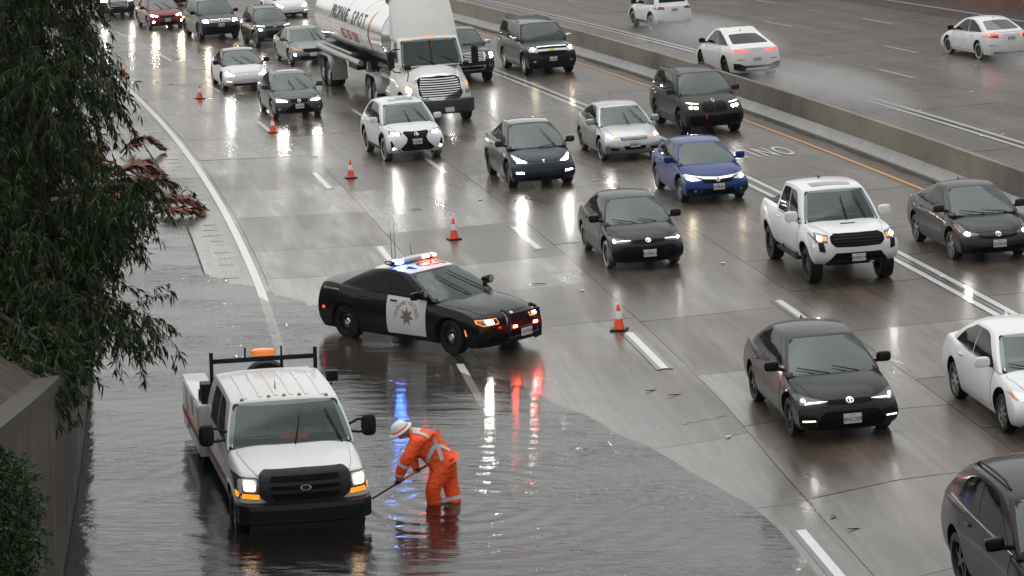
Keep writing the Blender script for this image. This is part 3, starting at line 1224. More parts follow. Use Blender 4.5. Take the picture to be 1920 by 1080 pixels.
def worn_paint(name, col, under, wear=.5):
    m = principled(name, col, .4, coat=.8, coat_rough=.12)
    g = N(m, 'ShaderNodeNewGeometry').outputs['Position']
    f = ramp(m, fmath(m, 'ADD', fmath(m, 'MULTIPLY', noise(m, g, 7, 6, .75), .7), fmath(m, 'MULTIPLY', noise(m, g, 45, 3, .6), .3)), [(wear - .06, (1, 1, 1)), (wear + .05, (0, 0, 0))])
    LK(m, mixc(m, f, col, under), bsdf(m).inputs['Base Color'])
    LK(m, bump(m, noise(m, g, 60, 3), .15, .005), bsdf(m).inputs['Coat Normal'])
    return m
PAINTW = worn_paint('lane_paint_white', (.60, .60, .58), (.20, .19, .18), .38)
PAINTY = worn_paint('lane_paint_yellow', (.62, .27, .045), (.22, .15, .08), .36)
PAINTK = worn_paint('contrast_black', (.012, .012, .013), (.07, .065, .06), .36)
PAINTF = worn_paint('faded_lettering', (.66, .65, .62), (.20, .19, .175), .43)

def strip_mesh(s0, s1, o0, o1, ns, no, h=0.0, skirt=0.0, tilt=(0, 0, 0), skew=0.0, shrink=0.0, skew0=None):
    """a patch of the road's surface in its own coordinates"""
    if skew0 is None:
        skew0 = skew
    vs, fs, uv = [], [], []
    for i in range(ns + 1):
        for j in range(no + 1):
            o = o0 + (o1 - o0) * j / no
            a, b = s0 + shrink + skew0 * (o - o0), s1 - shrink + skew * (o - o0)
            s = a + (b - a) * i / ns
            p = P3(s, o, h + tilt[0] + tilt[1] * (i / ns - .5) + tilt[2] * (j / no - .5))
            vs.append(p)
            uv.append((s, o))
    for i in range(ns):
        for j in range(no):
            a = i * (no + 1) + j
            fs.append((a, a + 1, a + no + 2, a + no + 1))
    # winding: normal up
    n = (vs[fs[0][1]] - vs[fs[0][0]]).cross(vs[fs[0][2]] - vs[fs[0][0]])
    if n.z < 0:
        fs = [f[::-1] for f in fs]
    if skirt > 0:
        ring = [j for j in range(no + 1)] + [i * (no + 1) + no for i in range(1, ns + 1)] + [ns * (no + 1) + j for j in range(no - 1, -1, -1)] + [i * (no + 1) for i in range(ns - 1, 0, -1)]
        base = len(vs)
        for r in ring:
            vs.append(vs[r] - Vector((0, 0, skirt)))
            uv.append(uv[r])
        m = len(ring)
        for k in range(m):
            fs.append((ring[k], ring[(k + 1) % m], base + (k + 1) % m, base + k))
    me = bpy.data.meshes.new('strip')
    me.from_pydata([tuple(v) for v in vs], [], fs)
    at_ = me.attributes.new('wet', 'FLOAT', 'POINT')
    for i_, (a_, b_) in enumerate(uv):
        q_ = min(1.0, max(0.0, 1 + (float(np.interp(a_, SHS, SHO)) - b_) / 3.2))
        at_.data[i_].value = q_ * q_ * (3 - 2 * q_)
    ul = me.uv_layers.new(name='UVMap')
    for l in me.loops:
        ul.data[l.index].uv = uv[l.vertex_index]
    me.update()
    if skirt > 0:
        smooth(me, 30)
    return me

_th = CAM_PITCH
def in_view(p, mx=60, my=40):
    h = p.z - CAM_H
    zz = p.y * math.cos(_th) - h * math.sin(_th)
    if zz < 1:
        return False
    u = 960 + CAM_F * p.x / zz
    v = 540 - CAM_F * (h * math.cos(_th) + p.y * math.sin(_th)) / zz
    return -mx < u < 1920 + mx and -my < v < 1080 + my

# far ground to the horizon
gm = mesh([(-795, -295, -3.0), (795, -295, -3.0), (795, 1195, -3.0), (-795, 1195, -3.0)], [(0, 1, 2, 3)])
tag(add('ground', gm, SOIL), 'dark earth far around the freeway', 'ground', kind='structure')

# road bed: the dark filler seen in the joints
road = add('road', strip_mesh(-40, 135, -4.56, 36.3, 120, 30, -.035), JOINT)
tag(road, 'wet concrete freeway of joined slabs, two carriageways', 'road', kind='structure')
STRIPS = [(-4.52, -3.15), (-3.15, .42), (.42, 4.12), (4.12, 7.80), (7.80, 11.50), (11.50, 15.62), (16.42, 20.0), (20.0, 23.6), (23.6, 27.15), (27.15, 30.85), (30.85, 34.3)]
srnd = random.Random(21)
outside = []
for k, (o0, o1) in enumerate(STRIPS):
    s = -40 + srnd.uniform(0, 3)
    sk = 0.0
    while s < 134:
        ln = srnd.choice((3.7, 4.0, 4.6, 5.5, 5.8)) if k < 6 else srnd.choice((4.6, 5.2, 5.8))
        sk2 = srnd.uniform(.02, .14) * (1 if k else .3)
        vis = any(in_view(P3(a, b)) for a in (s, s + ln / 2, s + ln) for b in (o0, (o0 + o1) / 2, o1))
        tl = (srnd.uniform(-.002, .002), srnd.uniform(-.006, .006), srnd.uniform(-.004, .004))
        me = strip_mesh(s, s + ln, o0 + .006, o1 - .006, 5, 5, 0, .05, tl, sk2, .010, sk)
        if vis:
            add('road_slab', me, CONC, road)
        else:
            outside.append(me)
        s += ln
        sk = sk2
sl = add('outer_slabs', join_meshes(outside), CONC, road)
sl['kind'] = 'stuff'
fr_ = add('road_beyond', strip_mesh(134, 420, -12, 36, 60, 6, 0), CONC, road)
near_ = add('road_near', strip_mesh(-75, -40, -7, 36, 20, 6, 0), CONC, road)
add('far_shoulder', strip_mesh(-40, 135, 34.32, 38.2, 90, 3, .004), ASPH, road)
add('gutter', strip_mesh(-40, 135, -7.3, -4.535, 120, 6, -.012), ASPH, road)
# crumbled edge of the concrete along the gutter
ev, ef = [], []
for i in range(180):
    s = 4 + i * .35
    w = .025 + .05 * srnd.random() * srnd.random()
    a, b = P3(s, -4.52 + .01, .004), P3(s, -4.52 - w, .002)
    ev += [a, b]
    if i:
        n = len(ev)
        ef.append((n - 4, n - 2, n - 1, n - 3))
add('broken_edge', mesh(ev, ef), JOINT, road)

# transverse cracks
for (s, o, ln, a) in ((3.6, .9, 2.6, .15), (-8.6, 4.3, 2.4, .2), (9.0, 1.0, 3.0, .1), (26, .8, 3, .12), (-6.2, 2.8, 1.2, .1)):
    pts = []
    for k in range(12):
        t = k / 11
        pts.append((s + a * t + srnd.uniform(-.05, .05), o + ln * t))
    vs, fs = [], []
    for k, (x, y) in enumerate(pts):
        w = .003 + .007 * srnd.random()
        vs += [P3(x - w, y, .0075), P3(x + w, y, .0075)]
        if k:
            n = len(vs)
            fs.append((n - 4, n - 2, n - 1, n - 3))
    add('road_crack', mesh(vs, fs), JOINT, road)

# ---- painted markings
def dash(s_far, o, ln=3.66, w=.15, black=True, scale=1.0):
    d = add('lane_dash', strip_mesh(s_far - ln * scale, s_far, o - w / 2, o + w / 2, 5, 1, .012), PAINTW, road)
    if black:
        for sg in (-1, 1):
            a, b = sorted((o + sg * w / 2, o + sg * (w / 2 + .09)))
            add('contrast_edge', strip_mesh(s_far - ln * scale - .05, s_far + .1, a + .002, b - .002, 5, 1, .010), PAINTK, d)

for i in range(0, 8):
    dash(i * 14.63 + (.0), 0.0, black=(i in (0, 1, 2)))
for i in range(-1, 8):
    dash(-13.08 + i * 14.63, 3.67, black=(i < 3))
for i in range(-1, 8):
    dash(3.64 + i * 14.63, 7.33, black=(i < 2))
for o, s0 in ((23.87, 45.0), (27.25, 52.8), (31.15, 64.4)):
    for i in range(-3, 6):
        s = s0 + i * 14.0
        if any(in_view(P3(s - q, o)) for q in (0, 3.5)):
            dash(s, o, w=.13, black=False, scale=.95)

def line(name, o, w, mat, s0=-38, s1=132, h=.012):
    return add(name, strip_mesh(s0, s1, o - w / 2, o + w / 2, 110, 1, h), mat, road)
line('edge_line', -3.37, .19, PAINTW, 2, 132)
line('carpool_line', 11.02, .16, PAINTW)
line('carpool_line', 11.38, .16, PAINTW)
line('carpool_gap', 11.20, .13, PAINTK, h=.010)
line('yellow_line', 14.92, .16, PAINTY)
line('yellow_line_edge', 15.06, .08, PAINTK, h=.010)  # thin black contrast strip along the yellow line
line('far_double_line', 20.12, .17, PAINTW)
line('far_double_line', 20.48, .17, PAINTW)
line('far_double_gap', 20.30, .12, PAINTK, h=.010)
line('far_edge_line', 35.95, .16, PAINTW)
# road lettering, stretched for the drivers coming towards us
for ch, oo in (('O', 13.80), ('N', 13.25), ('L', 12.75), ('Y', 12.3)):
    def fn(a, b, oo=oo):
        return P3(26.2 - b * 3.3, oo - a * .75, .013)
    add('road_lettering', text_mesh(ch, .82, fn), PAINTF, road)
# rumble grooves beside the edge line
for i in range(60):
    s = 8 + i * .95
    if i % 5 > 2 and i % 3:
        continue
    add('rumble_groove', strip_mesh(s, s + .16, -4.15 + srnd.uniform(-.1, .1), -3.75, 1, 1, .006), PAINTK, road)
# raised markers
mk = box_mesh((0, 0, .012), (.10, .10, .022), None, .006)
for s, o in ((50.12, 23.83), (43.84, 27.29), (36.33, 23.92), (39.51, 20.53), (32.92, 20.0), (32.64, 20.62), (28.17, 20.06), (25.74, 20.66), (25.78, 19.99), (69.94, 30.9), (8.51, 7.29), (6.52, 3.61), (21.28, 3.67), (23.13, 7.33), (4.72, 11.31)):
    add('raised_marker', mk, WHITE_R, road, P3(s, o, .008))

# ---- median barrier
def sweep(prof, s0, s1, n, oc, zfn=None):
    vs, fs = [], []
    m = len(prof)
    for i in range(n + 1):
        s = s0 + (s1 - s0) * i / n
        zb = zroad(s, oc)
        for o, z in prof:
            x, y = xy(s, oc + o)
            vs.append((x, y, zb + z))
    for i in range(n):
        for j in range(m - 1):
            a = i * m + j
            fs.append((a, a + 1, a + m + 1, a + m))
    me = mesh(vs, fs)
    bm = bmesh.new()
    bm.from_mesh(me)
    bmesh.ops.recalc_face_normals(bm, faces=bm.faces)
    return bm_mesh(bm, 'sweep', 30)

BAR = principled('barrier_concrete', (.22, .20, .18), .7)
g = N(BAR, 'ShaderNodeNewGeometry').outputs['Position']
st1 = noise(BAR, mapping(BAR, g, (1.6, 1.6, .25)), 1.6, 6, .7)
st2 = noise(BAR, g, .16, 3, .5)
st3 = noise(BAR, g, 9, 5, .75)
c1 = ramp(BAR, st1, [(.3, (.045, .037, .029)), (.6, (.125, .107, .086))])
c2 = mixc(BAR, ramp(BAR, st2, [(.45, (0, 0, 0)), (.62, (1, 1, 1))]), c1, (.24, .215, .15))
c3 = mixc(BAR, fmath(BAR, 'MULTIPLY', ramp(BAR, st3, [(.45, (1, 1, 1)), (.6, (0, 0, 0))]), .28), c2, (.05, .045, .036))
LK(BAR, c3, bsdf(BAR).inputs['Base Color'])
LK(BAR, bump(BAR, st3, .5, .03), bsdf(BAR).inputs['Normal'])
bsdf(BAR).inputs['Roughness'].default_value = .45
KERB = principled('barrier_foot', (.24, .235, .22), .4)  # paler than the wall: sky light on the slope put into the colour
g = N(KERB, 'ShaderNodeNewGeometry').outputs['Position']
LK(KERB, ramp(KERB, noise(KERB, g, 1.4, 6, .7), [(.3, (.17, .165, .155)), (.7, (.28, .275, .26))]), bsdf(KERB).inputs['Base Color'])
LK(KERB, bump(KERB, noise(KERB, g, 20, 4), .2, .01), bsdf(KERB).inputs['Normal'])
bar = empty('median_barrier', 'long stained concrete median barrier between the two carriageways', 'barrier')
add('barrier_wall', sweep([(.26, .28), (.305, .30), (.345, .97), (.42, 1.0), (.50, .97), (.56, .30), (.78, .0)], -40, 134, 120, 15.68), BAR, bar)
add('barrier_foot', sweep([(-.02, -.05), (-.015, .075), (.0, .08), (.27, .31), (.32, .32)], -40, 134, 120, 15.68), KERB, bar)
# grit swept against the foot
gv, gf = [], []
for i in range(220):
    s = -10 + i * .6
    w = .13 + .07 * math.sin(i * .7) * math.sin(i * .23) + .10 * srnd.random()
    gv += [P3(s, 15.67, .02), P3(s, 15.66 - w, .006)]
    if i:
        n = len(gv)
        gf.append((n - 4, n - 2, n - 1, n - 3))
gr = add('grit', mesh(gv, gf), SOIL)
tag(gr, 'dark wet grit swept against the foot of the median barrier', 'grit', kind='stuff')

# ---- left retaining wall with a top that climbs towards us
WALLM = principled('stained_wall', (.16, .14, .12), .55)
g = N(WALLM, 'ShaderNodeNewGeometry').outputs['Position']
v1 = noise(WALLM, mapping(WALLM, g, (2.2, 2.2, .10)), 2.0, 6, .72)
v2 = noise(WALLM, g, .8, 5, .6)
c1 = ramp(WALLM, v2, [(.35, (.042, .033, .026)), (.65, (.080, .064, .052))])
c2 = mixc(WALLM, fmath(WALLM, 'MULTIPLY', ramp(WALLM, v1, [(.56, (0, 0, 0)), (.70, (1, 1, 1))]), .55), c1, (.20, .19, .175))
c3 = mixc(WALLM, ramp(WALLM, v1, [(.30, (1, 1, 1)), (.44, (0, 0, 0))]), c2, (.025, .021, .018))
LK(WALLM, c3, bsdf(WALLM).inputs['Base Color'])
LK(WALLM, bump(WALLM, noise(WALLM, g, 14, 5, .7), .35, .02), bsdf(WALLM).inputs['Normal'])

def wall_top(s):
    y = xy(s, -7.2)[1]
    return max(.45, 2.7 + (37 - y) * .15)
wall = empty('retaining_wall', 'stained brown concrete retaining wall at the lower left beside the flood water', 'wall')
wo = -7.18
s = -38.0
while s < 12:
    s1 = s + 3.62
    vs = []
    for ss in (s + .012, s1 - .012):
        for oo in (wo, wo - .38):
            x, y = xy(ss, oo)
            vs += [(x, y, -1.2), (x, y, wall_top(ss))]
    fs = [(0, 1, 5, 4), (2, 6, 7, 3), (0, 2, 3, 1), (4, 5, 7, 6), (1, 3, 7, 5)]
    me = mesh(vs, fs)
    add('wall_panel', me, WALLM, wall)
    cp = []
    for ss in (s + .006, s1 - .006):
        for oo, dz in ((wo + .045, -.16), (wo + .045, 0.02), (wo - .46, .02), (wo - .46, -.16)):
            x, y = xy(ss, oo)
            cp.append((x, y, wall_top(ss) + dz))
    COPE = principled('dimmed_coping', (.052, .045, .034), .7)  # wall tone darkened in the colour to offset skylight on the flat top
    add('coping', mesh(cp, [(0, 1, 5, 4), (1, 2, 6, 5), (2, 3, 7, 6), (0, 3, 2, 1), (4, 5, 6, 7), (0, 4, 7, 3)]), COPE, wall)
    s = s1
add('joint_backing', sweep([(wo - .05, -1.2), (wo - .05, .3)], -38, 12, 30, 0), JOINT, wall)

# bank behind the wall and along the gutter
bv, bf = [], []
ns, no = 80, 8
for i in range(ns + 1):
    s = -38 + (135 + 38) * i / ns
    for j in range(no + 1):
        t = j / no
        o = -7.28 - (-(-7.28) * 0) - 34 * t ** 1.4
        x, y = xy(s, o)
        z0 = wall_top(s) - .08 if s < 12 else .05 + .25 * max(0, 1 - (s - 12) / 4)
        z = z0 + 5.5 * t ** .8 + .25 * math.sin(i * 1.7 + j * 2.1) * t
        bv.append((x, y, z))
for i in range(ns):
    for j in range(no):
        a = i * (no + 1) + j
        bf.append((a, a + no + 1, a + no + 2, a + 1))
bank = add('bank', mesh(bv, bf, 'bank', 60), SOIL)
tag(bank, 'dark earth bank rising behind the wall under the tree', 'bank', kind='structure')
# hillside beyond the far carriageway, unseen height added to block sky reflections
hv, hf = [], []
ns, no = 90, 12
for i in range(ns + 1):
    s = -60 + 480 * i / ns
    for j in range(no + 1):
        t = j / no
        o = 38.1 + 70 * t
        x, y = xy(s, o)
        zb = zroad(s, 38.1)
        z = zb - .02 + (0 if t < .02 else 33 * (1 - math.exp(-t * 3.6))) + (.5 * math.sin(i * 1.3 + j) + .3 * math.sin(i * .37 + j * 2)) * min(1, t * 4)
        hv.append((x, y, z))
for i in range(ns):
    for j in range(no):
        a = i * (no + 1) + j
        hf.append((a, a + 1, a + no + 2, a + no + 1))
hill = add('hillside', mesh(hv, hf, 'hill', 60), REDSOIL)
tag(hill, 'reddish earth slope beyond the far carriageway, raised out of view to block sky', 'hillside', kind='structure')

# ---- flood water
def water_mat():
    m = bpy.data.materials.new('flood_water')
    m.use_nodes = True
    nt = m.node_tree
    nt.nodes.clear()
    out = nt.nodes.new('ShaderNodeOutputMaterial')
    mx = nt.nodes.new('ShaderNodeMixShader')
    tr = nt.nodes.new('ShaderNodeBsdfTransparent')
    at = N(m, 'ShaderNodeAttribute')
    at.attribute_name = 'depth'
    dk = fmath(m, 'POWER', 2.718, fmath(m, 'MULTIPLY', at.outputs['Fac'], -6.0))
    LK(m, mixc(m, dk, (.26, .26, .26), (1.0, .98, .96)), tr.inputs[0])
    gl = nt.nodes.new('ShaderNodeBsdfGlossy')
    gl.inputs['Roughness'].default_value = .07
    gl.inputs['Color'].default_value = (.97, .98, 1.0, 1)
    fr = nt.nodes.new('ShaderNodeFresnel')
    fr.inputs['IOR'].default_value = 1.40
    g = nt.nodes.new('ShaderNodeNewGeometry').outputs['Position']
    w1 = noise(m, mapping(m, g, (.7, 1.9, 1), (0, 0, -.12)), 1.0, 3, .55)
    w2 = noise(m, mapping(m, g, (1.3, 3.2, 1), (0, 0, .1)), 2.0, 3, .6)
    w3 = noise(m, mapping(m, g, (1, 1.6, 1)), 16, 2, .5)
    vd = N(m, 'ShaderNodeVectorMath')
    vd.operation = 'DISTANCE'
    LK(m, g, vd.inputs[0])
    vd.inputs[1].default_value = (-1.2, 40.2, 0)
    wob = fmath(m, 'MULTIPLY_ADD', w1, .5, vd.outputs['Value'])
    ring = fmath(m, 'SINE', fmath(m, 'MULTIPLY', wob, 13.0))
    fall = fmath(m, 'POWER', 2.718, fmath(m, 'MULTIPLY', vd.outputs['Value'], -.28))
    ring = fmath(m, 'MULTIPLY', ring, fmath(m, 'MULTIPLY', fall, 1.6))
    calm = ramp(m, noise(m, mapping(m, g, (.28, .5, 1)), 1.0, 3, .5), [(.38, (.12, .12, .12)), (.62, (1, 1, 1))])
    ch = fmath(m, 'MULTIPLY', fmath(m, 'ADD', fmath(m, 'MULTIPLY', w1, .9), fmath(m, 'MULTIPLY', w2, .75)), calm)
    h = fmath(m, 'ADD', ch, fmath(m, 'ADD', fmath(m, 'MULTIPLY', w3, .13), fmath(m, 'MULTIPLY', ring, .20)))
    nb = bump(m, h, .30, .06)
    for nd in (gl, fr):
        nt.links.new(nb, nd.inputs['Normal'])
    nt.links.new(fr.outputs[0], mx.inputs[0])
    mud = nt.nodes.new('ShaderNodeBsdfDiffuse')          # silt held in the water
    mud.inputs['Color'].default_value = (.11, .095, .08, 1)
    mx2 = nt.nodes.new('ShaderNodeMixShader')
    LK(m, fmath(m, 'MULTIPLY_ADD', fmath(m, 'POWER', dk, 1.6), .30, .05), mx2.inputs[0])
    nt.links.new(tr.outputs[0], mx2.inputs[1])
    nt.links.new(mud.outputs[0], mx2.inputs[2])
    nt.links.new(mx2.outputs[0], mx.inputs[1])
    nt.links.new(gl.outputs[0], mx.inputs[2])
    nt.links.new(mx.outputs[0], out.inputs['Surface'])
    return m
WATER = water_mat()
wv, wf = [], []
ns = 60
for i in range(ns + 1):
    s = -40 + 66 * i / ns
    o1 = float(np.interp(s, SHS, SHO)) + .7
    for j in range(25):
        o = -7.17 + (max(o1, -7.1) + 7.17) * j / 24
        x, y = xy(s, o)
        wv.append((x, y, 0.0))
for i in range(ns):
    for j in range(24):
        a = i * 25 + j
        wf.append((a, a + 1, a + 26, a + 25))
wme = mesh(wv, wf)
att = wme.attributes.new('depth', 'FLOAT', 'POINT')
for i_, v_ in enumerate(wv):
    att.data[i_].value = max(0.0, -zroad(*so(v_[0], v_[1])))
wt = add('flood_water', wme, WATER)
tag(wt, 'rippled muddy flood water over the left lanes', 'water', kind='structure')
# ------------------------------------------------------------------ the traffic
P_BLACK = paint('black_paint', (.006, .006, .0075))
P_BLACKM = paint('graphite_black_paint', (.008, .009, .011), .2)
P_WHITE = paint('white_paint', (.80, .80, .80))
P_PEARL = paint('pearl_white_paint', (.76, .76, .77))
P_GREY = paint('grey_paint', (.062, .064, .068), .55)
P_DGREY = paint('dark_grey_paint', (.026, .027, .029), .45)
P_MATTE = paint('khaki_grey_paint', (.034, .034, .031), .3, .5, .35)
P_SLATE = paint('slate_blue_paint', (.021, .026, .040), .4)
P_NAVY = paint('deep_slate_paint', (.016, .020, .027), .4)
P_SILVER = paint('silver_paint', (.45, .46, .47), .75, .32)
P_BLUE = paint('blue_paint', (.006, .034, .175), .1)
P_RED = paint('maroon_paint', (.14, .014, .014), .35)
P_SGREY = paint('mid_grey_paint', (.17, .175, .18), .7, .32)
P_ROOF = principled('amber_glass_roof', (.20, .055, .03), .06, coat=1)
P_ROOFD = principled('black_glass_roof', (.008, .009, .011), .04, coat=1)
CLOTH_O = principled('safety_orange', (.85, .10, .01), .75)

EL = lambda y, z, a, b, n=14: [(y + a * math.cos(2 * math.pi * k / n), z + b * math.sin(2 * math.pi * k / n)) for k in range(n)]

def std(c, wheel=('alloy10', ALLOY), mir=None, wip=None, glass=None, door=True, hood=True, mk=None, dk=None):
    c.glass(**(glass or {}))
    c.cabin_kit()
    c.wheels(*wheel)
    c.mirrors(mir, **(mk or {}))
    if wip is not False:
        c.wipers(*([wip] if wip else []))
    if door:
        c.doors(**(dk or {}))
    if hood:
        c.hood()
    return c

def compact_sedan(label, mat, plate, kind, lit=True, lev=2, wheel=('alloy10', ALLOY), roof=None):
    """slim swept headlights, wide trapezoid lower grille"""
    c = Car('sedan', label, sedan(4.63, 1.78, 1.435, 2.70, .93, cf=.22, **({'roof_mat': roof} if roof else {})), mat, lev=lev)
    std(c, wheel)
    c.fin()
    c.front2('headlight', [(.36, .655), (.50, .625), (.70, .60), (.80, .60), (.845, .70), (.80, .735), (.70, .715), (.50, .68)], HOUSING if lit else REFLECTOR, .006)
    c.frontc('upper_grille', [(0, .665), (.36, .668), (.42, .645), (.36, .615), (0, .60)], MESHG, .006)
    if kind == 'sport':
        c.frontc('lower_grille', [(0, .52), (.42, .52), (.50, .47), (.58, .33), (.56, .26), (0, .24)], MESHG, .007)
        c.frontc('grille_frame', [(0, .535), (.44, .535), (.52, .48), (.61, .32), (.58, .245), (0, .225)], TRIM, .004)
        if lit:
            c.front2('running_light', [(.37, .655), (.52, .635), (.64, .625), (.72, .605), (.735, .615), (.66, .642), (.52, .652)], DRL, .010)
            c.front2('headlight_beam', EL(.735, .655, .026, .020), LED, .012)
            c.front2('fog_light', [(.60, .375), (.80, .36), (.80, .385), (.61, .395)], DRL, .010)
            c.front2('bumper_vent', [(.56, .40), (.84, .37), (.84, .41), (.60, .43)], MESHG, .005)
    else:
        c.frontc('lower_grille', [(0, .53), (.55, .55), (.66, .50), (.60, .30), (.54, .26), (0, .25)], MESHG, .007)
        if lit:
            c.front2('running_light', [(.40, .662), (.60, .648), (.72, .635), (.72, .645), (.60, .662), (.42, .672)], DRL, .010)
            c.front2('headlight_beam', EL(.745, .645, .030, .022), LED, .012)
    c.badge(0, .655, .13, .085, CHROME, True, .013, [[(-.42, .06), (.42, .06), (.42, .18), (-.42, .18)], [(-.09, -.42), (.09, -.42), (.09, .42), (-.09, .42)]])
    c.frontc('chin_lip', [(0, .232), (.60, .235), (.72, .25), (.72, .215), (0, .205)], BLACK, .012)
    if plate:
        c.plate(.40, plate)
    return c

# --- black compact sedan near the right
c = compact_sedan('black sedan with slim yellowish running lights and a plate reading 8NIC328', P_BLACK, '8NIC328', 'sport', wheel=('star', ALLOYD))
by_tyre(c, (4.80, 43.64), 8.0)
# --- white compact sedan cut by the right edge
c = compact_sedan('white sedan cut by the right edge, just right of the plated black sedan', P_WHITE, '', 'base', lit=False, wheel=('alloy7', ALLOY))
c.front2('headlight_amber', [(.74, .61), (.80, .61), (.842, .70), (.80, .70)], AMBERO, .009)
by_tyre(c, (8.26, 42.98), 7.4)
# --- dark sedan behind the police car's lane
c = compact_sedan('graphite sedan with both headlights lit and a white plate reading 9UDF011', P_BLACKM, '9UDF011', 'hybrid', wheel=('alloy10', ALLOYD))
by_tyre(c, (2.30, 60.80), 9.6)

# --- white lifted pickup
def pickup(label):
    P = suv(5.41, 1.95, 1.86, 3.35, .95, R=.405, tw=.27, wz=.405, well=.07, arch_z=.52,
            bot=[(0, .48), (.4, .42), (1, .46), (99, .50)],
            top=[(0, 1.03), (.06, 1.10), (.3, 1.15), (.7, 1.18), (1.2, 1.20), (1.7, 1.20), (3.55, 1.24), (5.2, 1.25), (5.41, 1.25)],
            dcb=1.22, dct=1.95, drt=3.52, drb=3.68, z0=1.12, zr=1.86, hwb=.90, hwt=.70, cf=.20, cp=4.0, flare=.05, tf=.03,
            nose=[(0, .16), (.2, .03), (.45, 0), (.7, .0), (.9, .04), (1, .12)], crown=.04, rcurve=.02, bulge=.02, gtr=0, hood_ridge=.02)
    c = Car('pickup_truck', label, P, P_WHITE, cat='pickup', extra_cut=[((-1.78, 0, 1.15), (1.62, 1.56, .9))])
    c.glass(rear=False, sides=[[(.50, .12), (.90, .12), (.86, .5), (.80, .84), (.70, .88), (.50, .88)], [(.06, .14), (.47, .12), (.47, .88), (.10, .88)]])
    c.cabin_kit()
    c.wheels('offroad', ALLOYD)
    c.mirrors(P_WHITE, size=(.13, .28, .20), d=1.66, z=1.30)
    c.wipers((((.12, .05), (.10, .72)), ((.62, .05), (.52, .86))))
    c.doors(lines=(1.52, 2.55, 3.50), sill=.56, sgs=(-1,))
    c.hood(.20, 1.24, .66, .80)
    c.arches(P_WHITE, .09)
    c.front2('headlight', [(.66, .93), (.90, .93), (.93, 1.06), (.86, 1.10), (.62, 1.07)], HOUSING, .008)
    c.front2('headlight_beam', EL(.80, 1.01, .045, .04), LED, .016)
    c.front2('turn_light', [(.66, .97), (.74, .97), (.74, 1.04), (.66, 1.04)], AMBER, .014)
    c.front2('bumper_vent', [(.72, .74), (.84, .76), (.86, .93), (.74, .93)], BLACK, .007)
    c.frontc('upper_grille', [(0, 1.09), (.50, 1.09), (.60, 1.04), (.60, .93), (.50, .84), (0, .83)], MESHG, .010, .03)
    c.frontc('grille_surround', [(0, 1.125), (.54, 1.125), (.655, 1.06), (.655, .91), (.54, .80), (0, .79)], P_WHITE, .005, .04)
    for i in range(4):
        z = 1.05 - i * .055
        c.frontc('grille_bar', [(0, z), (.53, z), (.53, z - .012), (0, z - .012)], TRIM, .018)
    c.frontc('lower_grille', [(0, .72), (.50, .72), (.68, .52), (.62, .485), (0, .475)], MESHG, .007)
    c.frontc('skid_plate', [(0, .56), (.62, .56), (.70, .50), (.62, .45), (0, .44)], BLACK, .03)
    c.plate(.615, '8Y00X19')
    t, n = c.m_top(2.705 - .75, 0)
    c.top('hood_scoop', round_poly([(2.705 - .90, -.16), (2.705 - .85, -.17), (2.705 - .85, .17), (2.705 - .90, .16)], .01), BLACK, .018)
    rf = 2.705 - 2.25
    c.top('sunroof', round_poly([(rf + .10, -.44), (rf + .12, .44), (rf - .28, .46), (rf - .30, -.46)], .05), P_ROOFD, .006)
    c.fin(3.2, BLACK)
    add('bed_cover', boxes_mesh([((-1.78, 0, 1.19), (1.60, 1.54, .03)), ((-1.3, 0, 1.205), (.03, 1.54, .03)), ((-1.8, 0, 1.205), (.03, 1.54, .03))]), BLACK, c.root)
    for sg in (-1, 1):
        add('running_board', boxes_mesh([((.30, sg * .93, .44), (1.75, .16, .06)), ((.9, sg * .85, .50), (.06, .2, .05)), ((-.3, sg * .85, .50), (.06, .2, .05))]), BLACK, c.root)
    add('tow_badge', box_mesh((2.62, .30, .50), (.05, .09, .03)), CHROME, c.root)
    return c
by_tyre(pickup('white lifted pickup truck with black grille and hood scoop beside the dark hatchback'), (6.61, 57.52), 8.5)

# --- dark grey wedge hatchback by the barrier
P = sedan(4.57, 1.76, 1.47, 2.70, .95, drt=3.05, drb=4.40, dct=1.90, dcb=.86, z0=.90, rdrop=.09, cf=.22,
          top=[(0, .66), (.07, .72), (.3, .80), (.7, .89), (1.15, .97), (1.7, 1.0), (3.4, 1.02), (4.2, 1.06), (4.57, 1.02)])
c = Car('hatchback', 'dark grey wedge-shaped hatchback beside the white pickup, nearest car to the median barrier', P, P_DGREY)
std(c, ('alloy5', ALLOY), wip=(((-.05, .04), (-.74, .17)), ((.62, .04), (-.10, .15))), glass=dict(rw=(.45, .90)))
c.fin(2.9)
c.front2('headlight', [(.42, .60), (.62, .58), (.74, .58), (.84, .82), (.80, .84), (.66, .68), (.50, .635)], HOUSING, .006)
c.front2('headlight_beam', EL(.66, .615, .055, .028), LED, .012)
c.front2('turn_light', [(.76, .63), (.79, .63), (.82, .73), (.80, .74)], AMBERO, .010)
c.frontc('upper_grille', [(0, .56), (.30, .57), (.44, .60), (.46, .57), (.34, .53), (0, .52)], MESHG, .006)
c.frontc('lower_grille', [(0, .36), (.62, .36), (.70, .28), (.60, .25), (0, .245)], MESHG, .006)
c.badge(0, .60, .14, .095, CHROME, True, .013, [[(-.42, .06), (.42, .06), (.42, .18), (-.42, .18)], [(-.09, -.42), (.09, -.42), (.09, .42), (-.09, .42)]])
c.plate(.42, '8TZE620')
by_tyre(c, (10.11, 59.53), 8.6)

